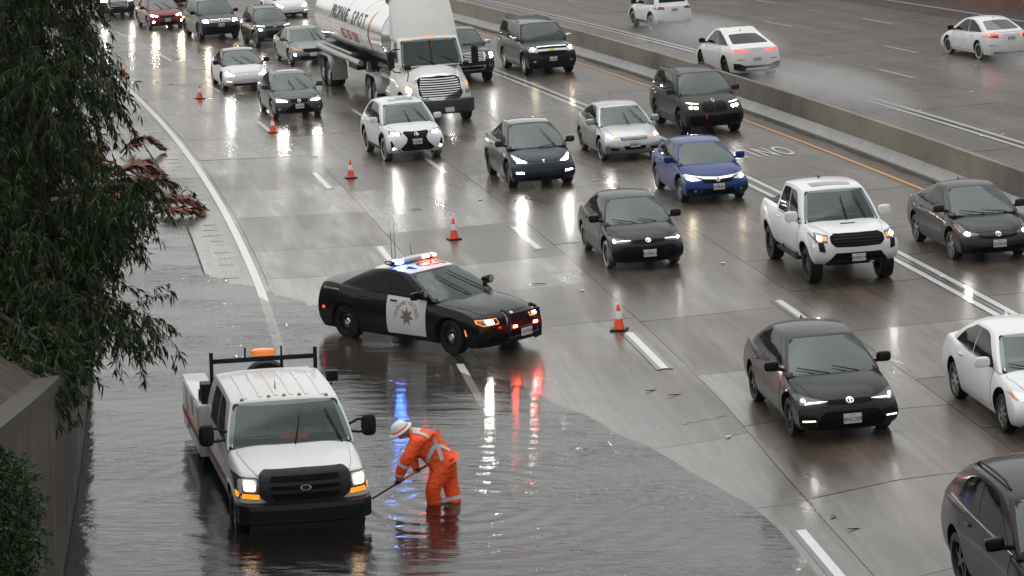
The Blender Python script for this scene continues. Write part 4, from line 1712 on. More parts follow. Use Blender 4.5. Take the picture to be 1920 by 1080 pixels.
# --- blue sedan
c = Car('sedan', 'bright blue sedan with a chrome bar across its nose, only blue car in the queue', sedan(4.63, 1.80, 1.416, 2.70, .93, cf=.22), P_BLUE)
std(c, ('alloy5', ALLOYD), wip=False)
c.fin()
c.front2('headlight', [(.42, .60), (.64, .575), (.80, .60), (.85, .70), (.80, .72), (.60, .675)], REFLECTOR, .006)
c.front2('headlight_beam', EL(.68, .63, .06, .034), LEDW, .012)
c.frontc('upper_grille', [(0, .635), (.42, .655), (.44, .60), (.36, .53), (0, .51)], MESHG, .006)
c.frontc('chrome_bar', [(0, .655), (.44, .68), (.80, .725), (.80, .71), (.46, .655), (.38, .625), (0, .605)], CHROME, .011)
c.frontc('lower_grille', [(0, .40), (.40, .40), (.46, .25), (0, .24)], MESHG, .007)
c.front2('bumper_vent', [(.52, .37), (.82, .42), (.82, .30), (.56, .29)], BLACK, .007)
c.front2('fog_light', EL(.62, .345, .035, .03), REFLECTOR, .011)
c.badge(0, .60, .12, .10, CHROME, True, .016, [[(-.3, -.3), (-.18, -.3), (-.18, .3), (-.3, .3)], [(.18, -.3), (.3, -.3), (.3, .3), (.18, .3)], [(-.2, -.06), (.2, -.06), (.2, .06), (-.2, .06)]])
c.plate(.44, '7TRR661')
by_tyre(c, (4.61, 70.37), 10.0)

# --- silver sedan
c = Car('sedan', 'silver sedan with a whip aerial and lit amber corner, behind the blue car', sedan(4.67, 1.83, 1.465, 2.70, .94, cf=.23), P_SILVER)
std(c, ('alloy10', ALLOY), wip=(((.10, .05), (.02, .62)), ((.66, .05), (.34, .80))))
c.front2('headlight', [(.42, .66), (.62, .62), (.78, .64), (.86, .80), (.80, .80), (.62, .73), (.46, .71)], REFLECTOR, .006)
c.front2('headlight_beam', EL(.72, .70, .05, .035), LED, .012)
c.front2('turn_light', [(.44, .665), (.60, .635), (.60, .665), (.46, .695)], AMBER, .010)
c.frontc('upper_grille', [(0, .665), (.38, .665), (.42, .64), (.38, .60), (0, .595)], MESHG, .006)
for z in (.648, .622):
    c.frontc('grille_bar', [(0, z), (.38, z), (.38, z - .010), (0, z - .010)], P_SILVER, .013)
c.frontc('lower_grille', [(0, .44), (.34, .45), (.30, .34), (0, .33)], MESHG, .006)
c.front2('bumper_vent', [(.46, .40), (.72, .41), (.72, .33), (.50, .32)], BLACK, .006)
c.plate(.485, '8TBM171')
p, n = c.m_top(2.335 - 3.1, 0)
add('whip_aerial', tube_mesh([p, p + Vector((-.12, 0, .28))], [.006, .003], 5), BLACK, c.root)
by_tyre(c, (2.78, 79.50), 11.0)

# --- matte grey large SUV
P = suv(5.15, 2.0, 1.80, 3.10, .93, R=.39, tw=.28, cf=.18)
c = Car('suv', 'matte dark grey large SUV with split headlights beside the concrete median barrier', P, P_MATTE, cat='suv')
std(c, ('star', ALLOYD), wip=False, glass=dict(sides=[[(.60, .12), (.90, .12), (.85, .5), (.79, .84), (.72, .88), (.60, .88)], [(.33, .12), (.585, .12), (.585, .88), (.33, .88)], [(.09, .18), (.31, .13), (.31, .88), (.12, .84)]]))
c.rails(BLACK)
c.front2('running_light', [(.50, .93), (.80, .95), (.86, .975), (.80, .98), (.50, .955)], DRL, .010)
c.front2('headlight', [(.52, .78), (.84, .80), (.84, .90), (.54, .89)], HOUSING, .006)
c.front2('headlight_beam', EL(.60, .835, .05, .035), LED, .012)
c.front2('headlight_beam', EL(.745, .845, .05, .035), LED, .012)
c.front2('kidney_grille', [(.02, .70), (.32, .70), (.40, .76), (.40, .92), (.32, .99), (.02, .99)], MESHG, .010, .03)
for i in range(5):
    y = .06 + i * .07
    c.front2('grille_bar', [(y, .72), (y + .016, .72), (y + .016, .97), (y, .97)], TRIM, .018)
c.frontc('lower_grille', [(0, .60), (.60, .62), (.84, .60), (.84, .40), (.60, .33), (0, .32)], MESHG, .006)
c.badge(0, 1.015, .09, .08, CHROME, True, .012)
add('tow_tag', box_mesh((2.585, -.30, .58), (.03, .05, .11)), principled('red_tag', (.5, .02, .02), .5), c.root)
by_tyre(c, (5.50, 84.52), 11.0)

# --- slate crossover with glass roof
def electric(label, mat, L, W, H, wb, lev=2, roof=None, loc=None, hd=0, which='FR', name='sedan', cross=False):
    if cross:
        P = suv(L, W, H, wb, .88, R=.36, tw=.25, drt=L - 1.55, drb=L - .30, dct=1.85, dcb=.78, rdrop=.12, cf=.21, bot=[(0, .20), (.35, .18), (99, .21)],
                top=[(0, .72), (.07, .79), (.3, .88), (.7, .99), (1.0, 1.05), (1.7, 1.09), (L - 1, 1.14), (L - .2, 1.17), (L, 1.12)], z0=.98, hwb=W / 2 - .09, hwt=W / 2 - .33)
    else:
        P = sedan(L, W, H, wb, .86, R=.335, drt=L - 1.55, drb=L - .42, dct=1.90, dcb=.86, rdrop=.08, cf=.22)
    if roof or cross:
        P['roof_mat'] = P_BLACK
    c = Car(name, label, P, mat, lev=lev, cat='suv' if cross else 'car')
    std(c, ('aero', ALLOYD if cross else ALLOY), wip=(((.58, .06), (.30, .72)), ((.02, .04), (.60, .10))) if cross else (((.02, .10), (-.52, .62)), ((.55, .10), (.0, .62))), mir=BLACK if not cross else None)
    k = .11 if cross else 0
    c.front2('headlight', [(.44, .58 + k), (.62, .565 + k), (.74, .58 + k), (.84, .74 + k), (.80, .76 + k), (.62, .66 + k)], REFLECTOR, .006)
    c.front2('headlight_beam', [(.50, .59 + k), (.62, .575 + k), (.73, .59 + k), (.79, .70 + k), (.75, .705 + k), (.62, .635 + k)], LED, .012)
    c.front2('fog_light', [(.60, .36 + k * .6), (.80, .375 + k * .6), (.80, .40 + k * .6), (.60, .385 + k * .6)], LED if cross else DRL, .012)
    c.frontc('lower_grille', [(0, .29 + k * .3), (.50, .30 + k * .3), (.58, .25 + k * .3), (.5, .22 + k * .2), (0, .215 + k * .2)], MESHG, .008)
    c.frontc('bumper_crease', [(0, .47 + k), (.30, .46 + k), (.52, .40 + k), (.62, .33 + k * .6), (.56, .335 + k * .6), (.48, .385 + k), (.28, .44 + k), (0, .45 + k)], mat, .012)
    e = c.front('emblem', [(-.04, .635 + k), (.04, .635 + k), (.04, .622 + k), (.012, .618 + k), (.005, .56 + k), (-.005, .56 + k), (-.012, .618 + k), (-.04, .622 + k)], CHROME, .012)
    if roof or cross:
        c.fit('glass_roof', round_poly([(-.98, .02), (.98, .02), (.98, .985), (-.98, .985)], .05), lambda v, u: c.near(c.gh(u, v * .96, 1)), roof or P_ROOFD, .006, None, (.14, .08))
    by_tyre(c, loc, hd, which)
    return c
electric('slate blue crossover with bright headlights and one wiper raised, left of the silver sedan', P_SLATE, 4.75, 1.92, 1.624, 2.89, cross=True, loc=(-.01, 74.82), hd=11.3, name='crossover')
electric('white sedan with a reddish glass roof, first car right of the coned-off lane at left', P_PEARL, 4.69, 1.85, 1.443, 2.875, roof=P_ROOF, loc=(-11.45, 105.41), hd=14.0)
electric('white sedan at the top edge of the picture, left of the tank trailer', P_WHITE, 4.69, 1.85, 1.443, 2.875, lev=1, loc=(-10.95, 140.21), hd=17.0, which='FL')

# --- white crossover with spindle grille
P = suv(4.66, 1.865, 1.64, 2.69, .95, cf=.20, drt=3.75, drb=4.45, rdrop=.06)
c = Car('crossover', 'white crossover with a large black hourglass grille, in front of the tanker truck', P, P_PEARL, cat='suv')
std(c, ('alloy5', ALLOYD), wip=(((.05, .05), (-.08, .60)), ((.66, .05), (.34, .72))))
c.front2('headlight', [(.46, .80), (.66, .79), (.80, .83), (.84, .90), (.76, .90), (.46, .85)], HOUSING, .006)
c.front2('headlight_beam', [(.52, .805), (.68, .80), (.76, .83), (.70, .85), (.52, .83)], LED, .012)
c.frontc('spindle_grille', [(0, .86), (.36, .88), (.40, .84), (.30, .70), (.34, .58), (.54, .40), (.46, .34), (0, .33)], MESHG, .009)
for i in range(7):
    z = .82 - i * .066
    hw = .34 if abs(z - .68) > .1 else .28
    c.frontc('grille_bar', [(0, z), (hw, z), (hw, z - .012), (0, z - .012)], TRIM, .016)
c.front2('bumper_vent', [(.70, .38), (.80, .40), (.82, .62), (.78, .64), (.74, .56)], BLACK, .008)
c.front2('fog_light', EL(.74, .42, .03, .028, 10), LED, .014)
c.frontc('chin_trim', [(0, .315), (.50, .325), (.60, .40), (.63, .39), (.53, .30), (0, .29)], CHROME, .012)
c.badge(0, .785, .14, .10, CHROME, True, .014, [[(-.1, -.25), (.3, -.25), (.3, -.15), (.05, -.15), (.2, .3), (.08, .3)]])
c.plate(.60, '8VJX890')
c.top('sunroof', round_poly([(.30, -.40), (.30, .40), (-.15, .42), (-.15, -.42)], .05), P_ROOFD, .006)
c.cladding(.38)
c.arches(BLACK, .04)
by_tyre(c, (-3.89, 81.94), 15.0)

# --- grey sedan by the third cone
c = Car('sedan', 'dark grey sedan with narrow lit headlights right behind the traffic cone, left of the tanker', sedan(4.90, 1.82, 1.45, 2.82, .96, cf=.21), P_GREY)
std(c, ('alloy10', ALLOY), wip=(((.02, .05), (-.20, .62)), ((.60, .05), (.22, .72))))
c.front2('headlight', [(.40, .60), (.64, .59), (.80, .62), (.85, .72), (.78, .72), (.44, .66)], REFLECTOR, .006)
c.front2('headlight_beam', [(.44, .60), (.76, .605), (.77, .63), (.45, .625)], LED, .012)
c.frontc('upper_grille', [(0, .67), (.34, .67), (.28, .56), (0, .55)], MESHG, .007)
c.frontc('lower_grille', [(0, .52), (.26, .52), (.52, .30), (.46, .25), (0, .24)], MESHG, .007)
c.front2('fog_light', EL(.72, .37, .04, .035, 10), REFLECTOR, .010)
c.badge(0, .61, .13, .10, CHROME, True, .014, [[(-.1, -.25), (.3, -.25), (.3, -.15), (.05, -.15), (.2, .3), (.08, .3)]])
c.plate(.45, '6YDJ401')
c.top('sunroof', round_poly([(.15, -.38), (.15, .38), (-.25, .40), (-.25, -.40)], .05), P_ROOFD, .006)
by_tyre(c, (-8.53, 94.97), 13.6)

# --- black full-size SUV
P = suv(5.70, 2.045, 1.89, 3.30, 1.0, R=.40, tw=.28, cf=.16, cp=4.2, rdrop=.02, hwt=.76, drt=5.30, drb=5.55, dcb=1.25, dct=1.95, tf=.04,
        top=[(0, 1.02), (.06, 1.08), (.3, 1.14), (.7, 1.17), (1.2, 1.20), (1.7, 1.22), (5.2, 1.24), (5.7, 1.20)], z0=1.14)
c = Car('suv', 'black full-size SUV with chrome grille bars, right of the charcoal pickup', P, P_BLACK, cat='suv')
std(c, ('alloy7', CHROME), mir=CHROME, wip=(((-.05, .04), (-.70, .10)), ((.62, .04), (-.02, .10))),
    glass=dict(sides=[[(.64, .10), (.915, .10), (.87, .5), (.82, .84), (.76, .88), (.64, .88)], [(.42, .10), (.625, .10), (.625, .88), (.42, .88)], [(.06, .12), (.40, .10), (.40, .88), (.08, .88)]]))
c.rails(BLACK, .88, .04, .80)
c.front2('headlight', [(.60, .86), (.92, .88), (.93, 1.06), (.60, 1.03)], REFLECTOR, .006)
c.front2('headlight_beam', EL(.76, .99, .055, .04), LEDW, .014)
c.frontc('upper_grille', [(0, 1.06), (.57, 1.05), (.57, .98), (0, .99)], MESHG, .007)
c.frontc('lower_grille', [(0, .90), (.57, .89), (.52, .75), (0, .74)], MESHG, .007)
c.frontc('chrome_bar', [(0, 1.085), (.60, 1.07), (.60, 1.045), (0, 1.06)], CHROME, .014)
c.frontc('chrome_bar', [(0, .985), (.60, .975), (.60, .90), (0, .91)], CHROME, .012)
c.front('emblem', [(-.13, .925), (-.05, .925), (-.05, .905), (.07, .905), (.07, .925), (.13, .945), (.13, .965), (.05, .965), (.05, .985), (-.07, .985), (-.07, .965), (-.13, .945)], principled('gold_emblem', (.75, .5, .12), .25, .8), .022)
c.front2('fog_light', EL(.74, .54, .06, .035, 10), REFLECTOR, .010)
c.plate(.62, '7LHE262')
by_tyre(c, (.58, 105.44), 14.0)

# --- charcoal pickup half hidden by the tractor
P = suv(5.9, 2.06, 1.92, 3.75, .97, R=.41, tw=.28, cf=.14, cp=4.2, rdrop=.02, hwt=.74, dcb=1.28, dct=2.0, drt=3.7, drb=3.9, tf=.03, rcurve=.02,
        bot=[(0, .38), (.35, .33), (99, .4)],
        top=[(0, 1.10), (.06, 1.17), (.3, 1.22), (.7, 1.25), (1.2, 1.28), (1.7, 1.29), (5.2, 1.32), (5.9, 1.32)], z0=1.20)
c = Car('pickup_truck', 'charcoal pickup with a chrome mesh grille half hidden by the white tractor cab', P, P_NAVY, cat='pickup', extra_cut=[((-1.95, 0, 1.25), (1.75, 1.6, .9))], lev=2)
std(c, ('alloy7', CHROME), mir=CHROME, wip=False, glass=dict(rear=False))
c.front2('headlight', [(.68, .86), (.94, .88), (.95, 1.12), (.68, 1.10)], HOUSING, .006)
c.front2('headlight_beam', [(.80, .90), (.93, .92), (.93, 1.09), (.83, 1.08)], LED, .012)
c.frontc('upper_grille', [(0, 1.13), (.62, 1.12), (.66, 1.0), (.58, .80), (0, .78)], CHROME, .008)
for i in range(6):
    z = 1.10 - i * .055
    c.frontc('grille_slot', [(0, z), (.56, z), (.56, z - .03), (0, z - .03)], MESHG, .014)
c.frontc('lower_grille', [(0, .66), (.62, .66), (.56, .50), (0, .48)], CHROME, .008)
c.frontc('lower_slot', [(0, .63), (.56, .63), (.50, .53), (0, .52)], MESHG, .013)
c.front2('fog_light', [(.76, .60), (.90, .62), (.90, .82), (.78, .78)], CHROME, .012)
c.front2('fog_lens', [(.79, .63), (.87, .65), (.87, .78), (.80, .75)], BLACK, .016)
add('red_emblem', text_mesh('GMC', .10, lambda a, b: (2.955 + .03, -.28 + a, 1.02 + b)), principled('red_letters', (.5, .02, .02), .3), c.root)
by_tyre(c, (-.94, 104.22), 14.0, 'FL')

# --- mid grey fastback
c = Car('sedan', 'mid grey fastback sedan with an amber running light just left of the tank trailer', sedan(4.90, 1.86, 1.445, 2.85, .94, drt=3.2, drb=4.5, cf=.22), P_SGREY)
std(c, ('alloy10', ALLOYD), wip=(((.40, .05), (.34, .80)), ((.75, .05), (.55, .85))))
c.front2('headlight', [(.42, .64), (.80, .62), (.86, .74), (.46, .69)], HOUSING, .006)
c.front2('running_light', [(.46, .645), (.72, .65), (.84, .73), (.82, .735), (.70, .672), (.47, .668)], AMBER, .012)
c.frontc('upper_grille', [(0, .66), (.40, .67), (.42, .60), (.34, .53), (0, .52)], MESHG, .007)
c.frontc('lower_grille', [(0, .40), (.55, .40), (.62, .28), (0, .25)], MESHG, .006)
c.front2('fog_light', [(.74, .42), (.80, .42), (.80, .50), (.74, .50)], LED, .012)
c.plate(.45, '')
by_tyre(c, (-9.54, 114.6), 16.0)

# --- boxy dark crossover
P = suv(4.41, 1.81, 1.67, 2.64, .88, cf=.18)
c = Car('crossover', 'boxy dark slate crossover with a pale roof sheen behind the mid grey fastback', P, P_SLATE, cat='suv')
std(c, ('alloy5', ALLOYD), wip=False)
c.rails(ALLOY)
c.front2('running_light', [(.46, .90), (.84, .93), (.84, .955), (.46, .93)], DRL, .010)
c.front2('headlight', [(.52, .72), (.84, .74), (.84, .86), (.54, .85)], HOUSING, .006)
c.front2('headlight_beam', EL(.68, .79, .07, .04), LEDW, .012)
c.frontc('upper_grille', [(0, .91), (.44, .90), (.44, .84), (0, .84)], MESHG, .008)
c.frontc('lower_grille', [(0, .72), (.46, .72), (.40, .50), (0, .48)], MESHG, .008)
c.front('emblem', [(-.08, .86), (.08, .86), (.08, .89), (-.08, .89)], REDO, .014)
c.frontc('skid_plate', [(0, .40), (.55, .42), (.60, .34), (0, .30)], ALLOY, .012)
c.cladding(.42)
c.arches(BLACK, .06)
by_tyre(c, (-11.92, 123.89), 17.0)

# --- dark three-row SUV
P = suv(5.04, 1.99, 1.78, 2.98, .95, cf=.17, R=.385)
c = Car('suv', 'deep slate three-row SUV with warm headlights and round emblem, right of the maroon sedan', P, P_NAVY, cat='suv')
std(c, ('alloy5', ALLOYD), wip=False, glass=dict(sides=[[(.60, .12), (.90, .12), (.85, .5), (.79, .84), (.72, .88), (.60, .88)], [(.33, .12), (.585, .12), (.585, .88), (.33, .88)], [(.09, .18), (.31, .13), (.31, .88), (.12, .84)]]))
c.rails(CHROME)
c.front2('headlight', [(.56, .80), (.88, .83), (.88, .95), (.58, .94)], REFLECTOR, .006)
c.front2('headlight_beam', [(.62, .82), (.82, .84), (.82, .93), (.62, .92)], LEDW, .012)
c.frontc('upper_grille', [(0, .95), (.54, .95), (.54, .82), (0, .81)], MESHG, .007)
for z in (.945, .89, .83):
    c.frontc('chrome_bar', [(0, z), (.54, z), (.54, z - .018), (0, z - .018)], CHROME, .014)
c.badge(0, .885, .15, .15, CHROME, True, .022)
c.frontc('lower_grille', [(0, .62), (.80, .64), (.84, .44), (0, .36)], MESHG, .006)
c.plate(.70, '8DXC332')
by_tyre(c, (-15.16, 129.18), 19.0)

# --- maroon sedan
c = Car('sedan', 'maroon sedan with lit headlights and fog lights, the only red car in the queue', sedan(4.85, 1.86, 1.46, 2.80, .95), P_RED, lev=1)
std(c, ('alloy10', ALLOY), wip=(((-.05, .06), (-.5, .6)), ((.5, .06), (.0, .65))))
c.front2('headlight', [(.44, .64), (.66, .62), (.82, .66), (.86, .76), (.70, .74)], REFLECTOR, .008)
c.front2('headlight_beam', EL(.72, .69, .06, .04, 10), LEDW, .015)
c.front2('turn_light', EL(.54, .66, .05, .03, 8), LEDW, .015)
c.frontc('upper_grille', [(0, .67), (.40, .68), (.36, .57), (0, .56)], MESHG, .008)
c.frontc('lower_grille', [(0, .40), (.40, .40), (.46, .28), (0, .26)], MESHG, .008)
c.front2('fog_light', EL(.72, .40, .06, .04, 10), LEDW, .014)
c.plate(.47, '7EFA201')
by_tyre(c, (-18.71, 136.99), 18.0)

# --- dark SUV behind the tree
P = suv(5.05, 1.97, 1.74, 3.0, .95, cf=.2)
c = Car('suv', 'dark SUV with a wide octagonal grille at the top left, next to the tree leaves', P, P_NAVY, cat='suv', lev=1)
std(c, ('alloy5', ALLOY), wip=False)
c.front2('headlight', [(.56, .84), (.90, .86), (.92, .95), (.58, .94)], REFLECTOR, .008)
c.front2('headlight_beam', [(.62, .86), (.86, .87), (.86, .92), (.62, .92)], LED, .015)
c.frontc('upper_grille', [(0, .98), (.44, .98), (.54, .90), (.52, .62), (.42, .54), (0, .53)], MESHG, .008)
c.frontc('grille_surround', [(0, 1.005), (.46, 1.005), (.575, .91), (.55, .60), (.44, .51), (0, .50)], CHROME, .005)
for i in range(6):
    z = .94 - i * .062
    c.frontc('grille_bar', [(0, z), (.48, z), (.48, z - .014), (0, z - .014)], CHROME, .014)
by_tyre(c, (-21.0, 146.39), 18.0, 'FL')

# --- cars cut by the top edge, far up the lanes
for i, (x, y, mat, lab) in enumerate(((-20.0, 152.0, P_DGREY, 'dark sedan cut by the top edge, behind the three-row SUV'),
                                      (-10.2, 157.0, P_SGREY, 'grey sedan cut by the top edge beside the tank trailer end'))):
    c = Car('sedan', lab, sedan(4.7, 1.82, 1.45, 2.75), mat, lev=1)
    std(c, ('alloy10', ALLOY), wip=False)
    c.front2('headlight', [(.44, .64), (.66, .62), (.82, .66), (.86, .76), (.70, .74)], REFLECTOR, .008)
    c.front2('headlight_beam', EL(.70, .69, .06, .04, 10), LED, .015)
    c.frontc('upper_grille', [(0, .67), (.40, .68), (.36, .57), (0, .56)], MESHG, .008)
    by_tyre(c, (x, y), 19.0)

# --- black SUV cut by the lower right corner
P = suv(4.90, 1.95, 1.68, 2.90, .93, R=.385, tw=.27, rdrop=.08, drt=4.0, drb=4.75, cr=.22)
c = Car('suv', 'glossy black SUV cut by the lower right corner of the picture', P, paint('deep_black_paint', (.003, .003, .0035), 0, .3, .45), cat='suv')
std(c, ('star', ALLOYD), glass=dict(sides=[[(.53, .13), (.905, .13), (.865, .50), (.80, .84), (.70, .90), (.53, .90)], [(.20, .20), (.515, .14), (.515, .90), (.36, .89), (.22, .76)]]))
c.rear2('tail_light', [(.50, .96), (.86, .97), (.91, 1.0), (.80, 1.02), (.5, 1.0)], REDO, .008)
c.side('window_trim', [(-1.75, 1.13), (1.1, 1.055), (1.1, 1.075), (-1.72, 1.155)], CHROME, -1, .012)
c.front2('headlight', [(.46, .80), (.84, .83), (.84, .90), (.46, .85)], HOUSING, .006)
c.frontc('upper_grille', [(0, .86), (.40, .86), (.5, .6), (0, .55)], MESHG, .007)
c.rails(BLACK)
by_tyre(c, (6.20, 34.77), 7.0, 'RR')

# --- opposite carriageway, seen from behind
def away(name, label, P, mat, lamps, wheel, cat, sides=None):
    c = Car(name, label, P, mat, cat=cat, group='cars driving away on the far carriageway', opaque=True)
    c.glass(sides=sides, rv=.86, rw=(.34, .90))
    c.wheels(*wheel)
    c.mirrors(BLACK)
    c.doors(sgs=(1,))
    c.fin()
    for nm, half, m, off in lamps:
        c.rear2(nm, half, m, off)
    return c
P = suv(4.46, 1.84, 1.63, 2.68, .90, rear_glass=TINT)
c = away('crossover', 'white crossover with unlit red tail lights driving away at the top of the picture', P, P_WHITE,
         [('tail_light', [(.46, .92), (.84, .92), (.88, 1.03), (.80, 1.06), (.50, 1.02)], REDO, .010), ('reflector', [(.56, .45), (.80, .45), (.80, .49), (.56, .49)], REDO, .010)], ('alloy5', ALLOYD), 'suv')
c.rearc('rear_bumper_trim', [(0, .40), (.80, .44), (.86, .40), (.80, .29), (0, .27)], BLACK, .008)
c.plate(.90, '8SBP221', rear=True)
c.cladding(.40)
c.arches(BLACK, .05)
by_tyre(c, (8.0, 122.16), 195.5, 'RR')
P = suv(4.94, 2.0, 1.70, 2.97, .90, R=.39, tw=.29, drt=3.0, drb=4.80, rdrop=.16, rear_glass=TINT, z0=1.06, hwt=.68)
c = away('crossover', 'white coupe-roofed crossover with slim lit tail lights driving away in road spray', P, P_WHITE,
         [('tail_light', [(.36, .98), (.62, .99), (.86, 1.03), (.90, 1.08), (.80, 1.08), (.56, 1.035), (.36, 1.03)], REDL, .012), ('reflector', [(.50, .70), (.78, .71), (.78, .735), (.50, .725)], REDO, .010)], ('star', ALLOYD), 'suv')
c.rearc('rear_bumper_trim', [(0, .50), (.50, .50), (.70, .58), (.92, .60), (.90, .40), (.60, .30), (0, .29)], BLACK, .008)
c.rearc('rear_diffuser', [(0, .42), (.42, .42), (.46, .34), (0, .33)], P_WHITE, .014)
c.plate(.72, '8WQF217', rear=True)
c.top('sunroof', round_poly([(.55, -.42), (.55, .42), (-.10, .44), (-.10, -.44)], .05), P_ROOFD, .006)
by_tyre(c, (9.86, 100.6), 193.5, 'RR')
P = sedan(4.88, 1.86, 1.45, 2.83, .93, drt=3.3, drb=4.55, rear_glass=DGLASS)
c = away('sedan', 'white sedan with lit red tail lights driving away at the right edge', P, P_PEARL,
         [('tail_light', [(.42, .86), (.52, .92), (.86, .90), (.90, .99), (.86, 1.0), (.50, .96), (.40, .90)], REDL, .010), ('tail_lens', [(.50, .80), (.88, .84), (.90, .90), (.52, .92)], REDO, .008),
          ('reflector', [(.56, .52), (.86, .56), (.86, .58), (.56, .54)], REDO, .010)], ('alloy10', ALLOYD), 'car')
c.rearc('trunk_edge', [(0, 1.0), (.66, .99), (.66, .985), (0, .993)], SEALM, .006)
c.plate(.80, '8PHT401', rear=True)
c.rearc('rear_bumper_trim', [(0, .30), (.70, .32), (.70, .24), (0, .22)], BLACK, .008)
by_tyre(c, (19.65, 102.63), 195.0, 'RR')
# ------------------------------------------------------------------ white utility truck standing in the water
P_TRUCK = paint('fleet_white_paint', (.76, .76, .75), 0, .4, .5)
ORANGE_S = principled('orange_stripe', (.40, .13, .07), .5)
P = suv(4.20, 2.03, 1.98, 4.37, .95, R=.40, tw=.26, wz=.40, well=.07, axles=(2.10 - .95,), zs=1.0, wsv=.925, arch_z=.5,
        bot=[(0, .50), (.4, .46), (99, .48)], crown=.05, crown_r=.0,
        top=[(0, 1.15), (.05, 1.19), (.25, 1.22), (.7, 1.27), (1.2, 1.32), (1.5, 1.33), (4.2, 1.34)],
        side=[(0, .06), (.15, .02), (.4, 0), (.7, .0), (.9, .02), (1, .07)],
        nose=[(0, .10), (.2, .03), (.5, 0), (.85, .02), (1, .09)], cf=.16, cp=4.5, tf=.05, tr=0, cr=.01, tail=[(0, 0), (1, 0)],
        dcb=1.28, dct=1.92, drt=4.10, drb=4.18, z0=1.25, zr=1.98, hwb=.995, hwt=.835, rcurve=.01, wcurve=.11, gtr=0, bulge=.015, fdrop=.05, rdrop=.02, rcrown=.05, hood_ridge=.02)
c = Car('utility_truck', 'white crew-cab utility truck with amber beacon standing in the flood water', P, P_TRUCK, cat='truck', group='vehicles at the flooded lane')
UT = c
c.glass(rear=False, w0=.05, wsv=.935, sides=[[(.58, .10), (.915, .10), (.87, .55), (.83, .84), (.76, .88), (.58, .88)], [(.22, .12), (.55, .10), (.55, .88), (.24, .88)]])
c.cabin_kit()
c.wipers((((.05, .05), (.20, .66)), ((.80, .05), (.66, .74))))
c.hood(.14, 1.30, .80, .86, shape=[(.13, 0), (.14, .52), (.18, .70), (.5, .78), (1.1, .85), (1.30, .86), (1.26, 0)])
c.doors(lines=(1.48, 2.62, 3.66), sill=.60, top=1.30, sgs=(-1, 1), hmat=BLACK)
c.frontc('grille_frame', [(0, 1.19), (.60, 1.185), (.68, 1.13), (.68, .86), (.52, .74), (0, .72)], TRIM, .05, .04)
c.frontc('grille_mesh', [(0, 1.12), (.50, 1.12), (.52, 1.08), (.52, .88), (.44, .80), (0, .79)], MESHG, .055, .02)
for z in (1.03, .93):
    c.frontc('grille_bar', [(0, z), (.52, z + .015), (.52, z - .035), (0, z - .035)], TRIM, .075, .01)
c.badge(0, .965, .17, .075, CHROME, True, .095)
c.front2('headlight', [(.69, .80), (.99, .82), (1.0, 1.11), (.69, 1.12)], HOUSING, .012, .02)
c.front2('headlight_reflector', [(.71, .905), (.93, .915), (.93, 1.095), (.71, 1.095)], REFLECTOR, .020, .03)
c.front2('headlight_beam', [(.735, .93), (.90, .935), (.90, 1.075), (.735, 1.075)], emitter('halogen_square', (1.0, .78, .44), 2.6), .028, .04)
c.front2('turn_light', [(.69, .81), (.985, .83), (.99, .90), (.69, .885)], AMBER, .022, .01)
bm = bmesh.new()
pr = [(0, .02), (.55, .0), (.86, -.06), (1.0, -.20), (1.02, -.42)]
for lay in ((.46, .10), (.50, .17), (.68, .18), (.755, .13)):
    pass
rows = []
for z, xo in ((.44, .10), (.48, .17), (.68, .185), (.745, .15), (.755, -.02)):
    row = []
    for y, dx in [(-a, b) for a, b in pr[::-1]] + pr[1:]:
        row.append(bm.verts.new((2.10 + xo + dx, y, z)))
    rows.append(row)
for a, b in zip(rows, rows[1:]):
    for i in range(len(a) - 1):
        bm.faces.new((a[i], a[i + 1], b[i + 1], b[i]))
bmesh.ops.recalc_face_normals(bm, faces=bm.faces)
bp = add('bumper', bm_mesh(bm, 'bumper', 30), BLACK, c.root)
add('bumper_slot', boxes_mesh([((2.275, 0, .60), (.01, 1.0, .05))]), MESHG, bp)
add('bumper_label', box_mesh((2.286, -.18, .62), (.004, .07, .04)), PLATE, bp)
add('air_dam', boxes_mesh([((2.10, 0, .33), (.08, 1.70, .30))], .02), BLACK, c.root)
c.arches(P_TRUCK, .05)
# roof ribs, clearance lamps
for y in (-.60, -.36, -.12, .12, .36, .60):
    c.top('roof_rib', [(-1.6, y - .035), (.05, y - .03), (.05, y + .03), (-1.6, y + .035)], P_TRUCK, .014)
for y in (-.66, -.24, 0, .24, .66):
    p, n = c.m_top(.08, y)
    add('clearance_lamp', lathe_mesh([(.036, -.01), (.032, .02), (.016, .035), (0, .04)], 10), AMBERO, c.root, p)
p, n = c.m_top(-.35, -.08)
add('roof_aerial', tube_mesh([p, p + Vector((0, 0, .14))], [.012, .004], 5), BLACK, c.root)
add('number_lettering', text_mesh('6089758', .075, lambda a, b: tuple(c.m_top(1.955 + b * .9, .40 + a)[0] + Vector((0, 0, .008))), 1.0), BLACK, c.root)
# tow mirrors
for sg in (-1, 1):
    o = add('side_mirror', blob_mesh((.12, .22, .32), (0, 0, 0), 2), BLACK, c.root, (.42, sg * 1.27, 1.46))
    for z in (-.10, .10):
        add('mirror_arm', tube_mesh([(0, 0, z), (.0, -sg * .18, z), (.03, -sg * .36, z * .4 - .02)], .022, 6), BLACK, o)
    add('mirror_glass', box_mesh((-.07, 0, 0), (.006, .19, .30)), TINT, o)
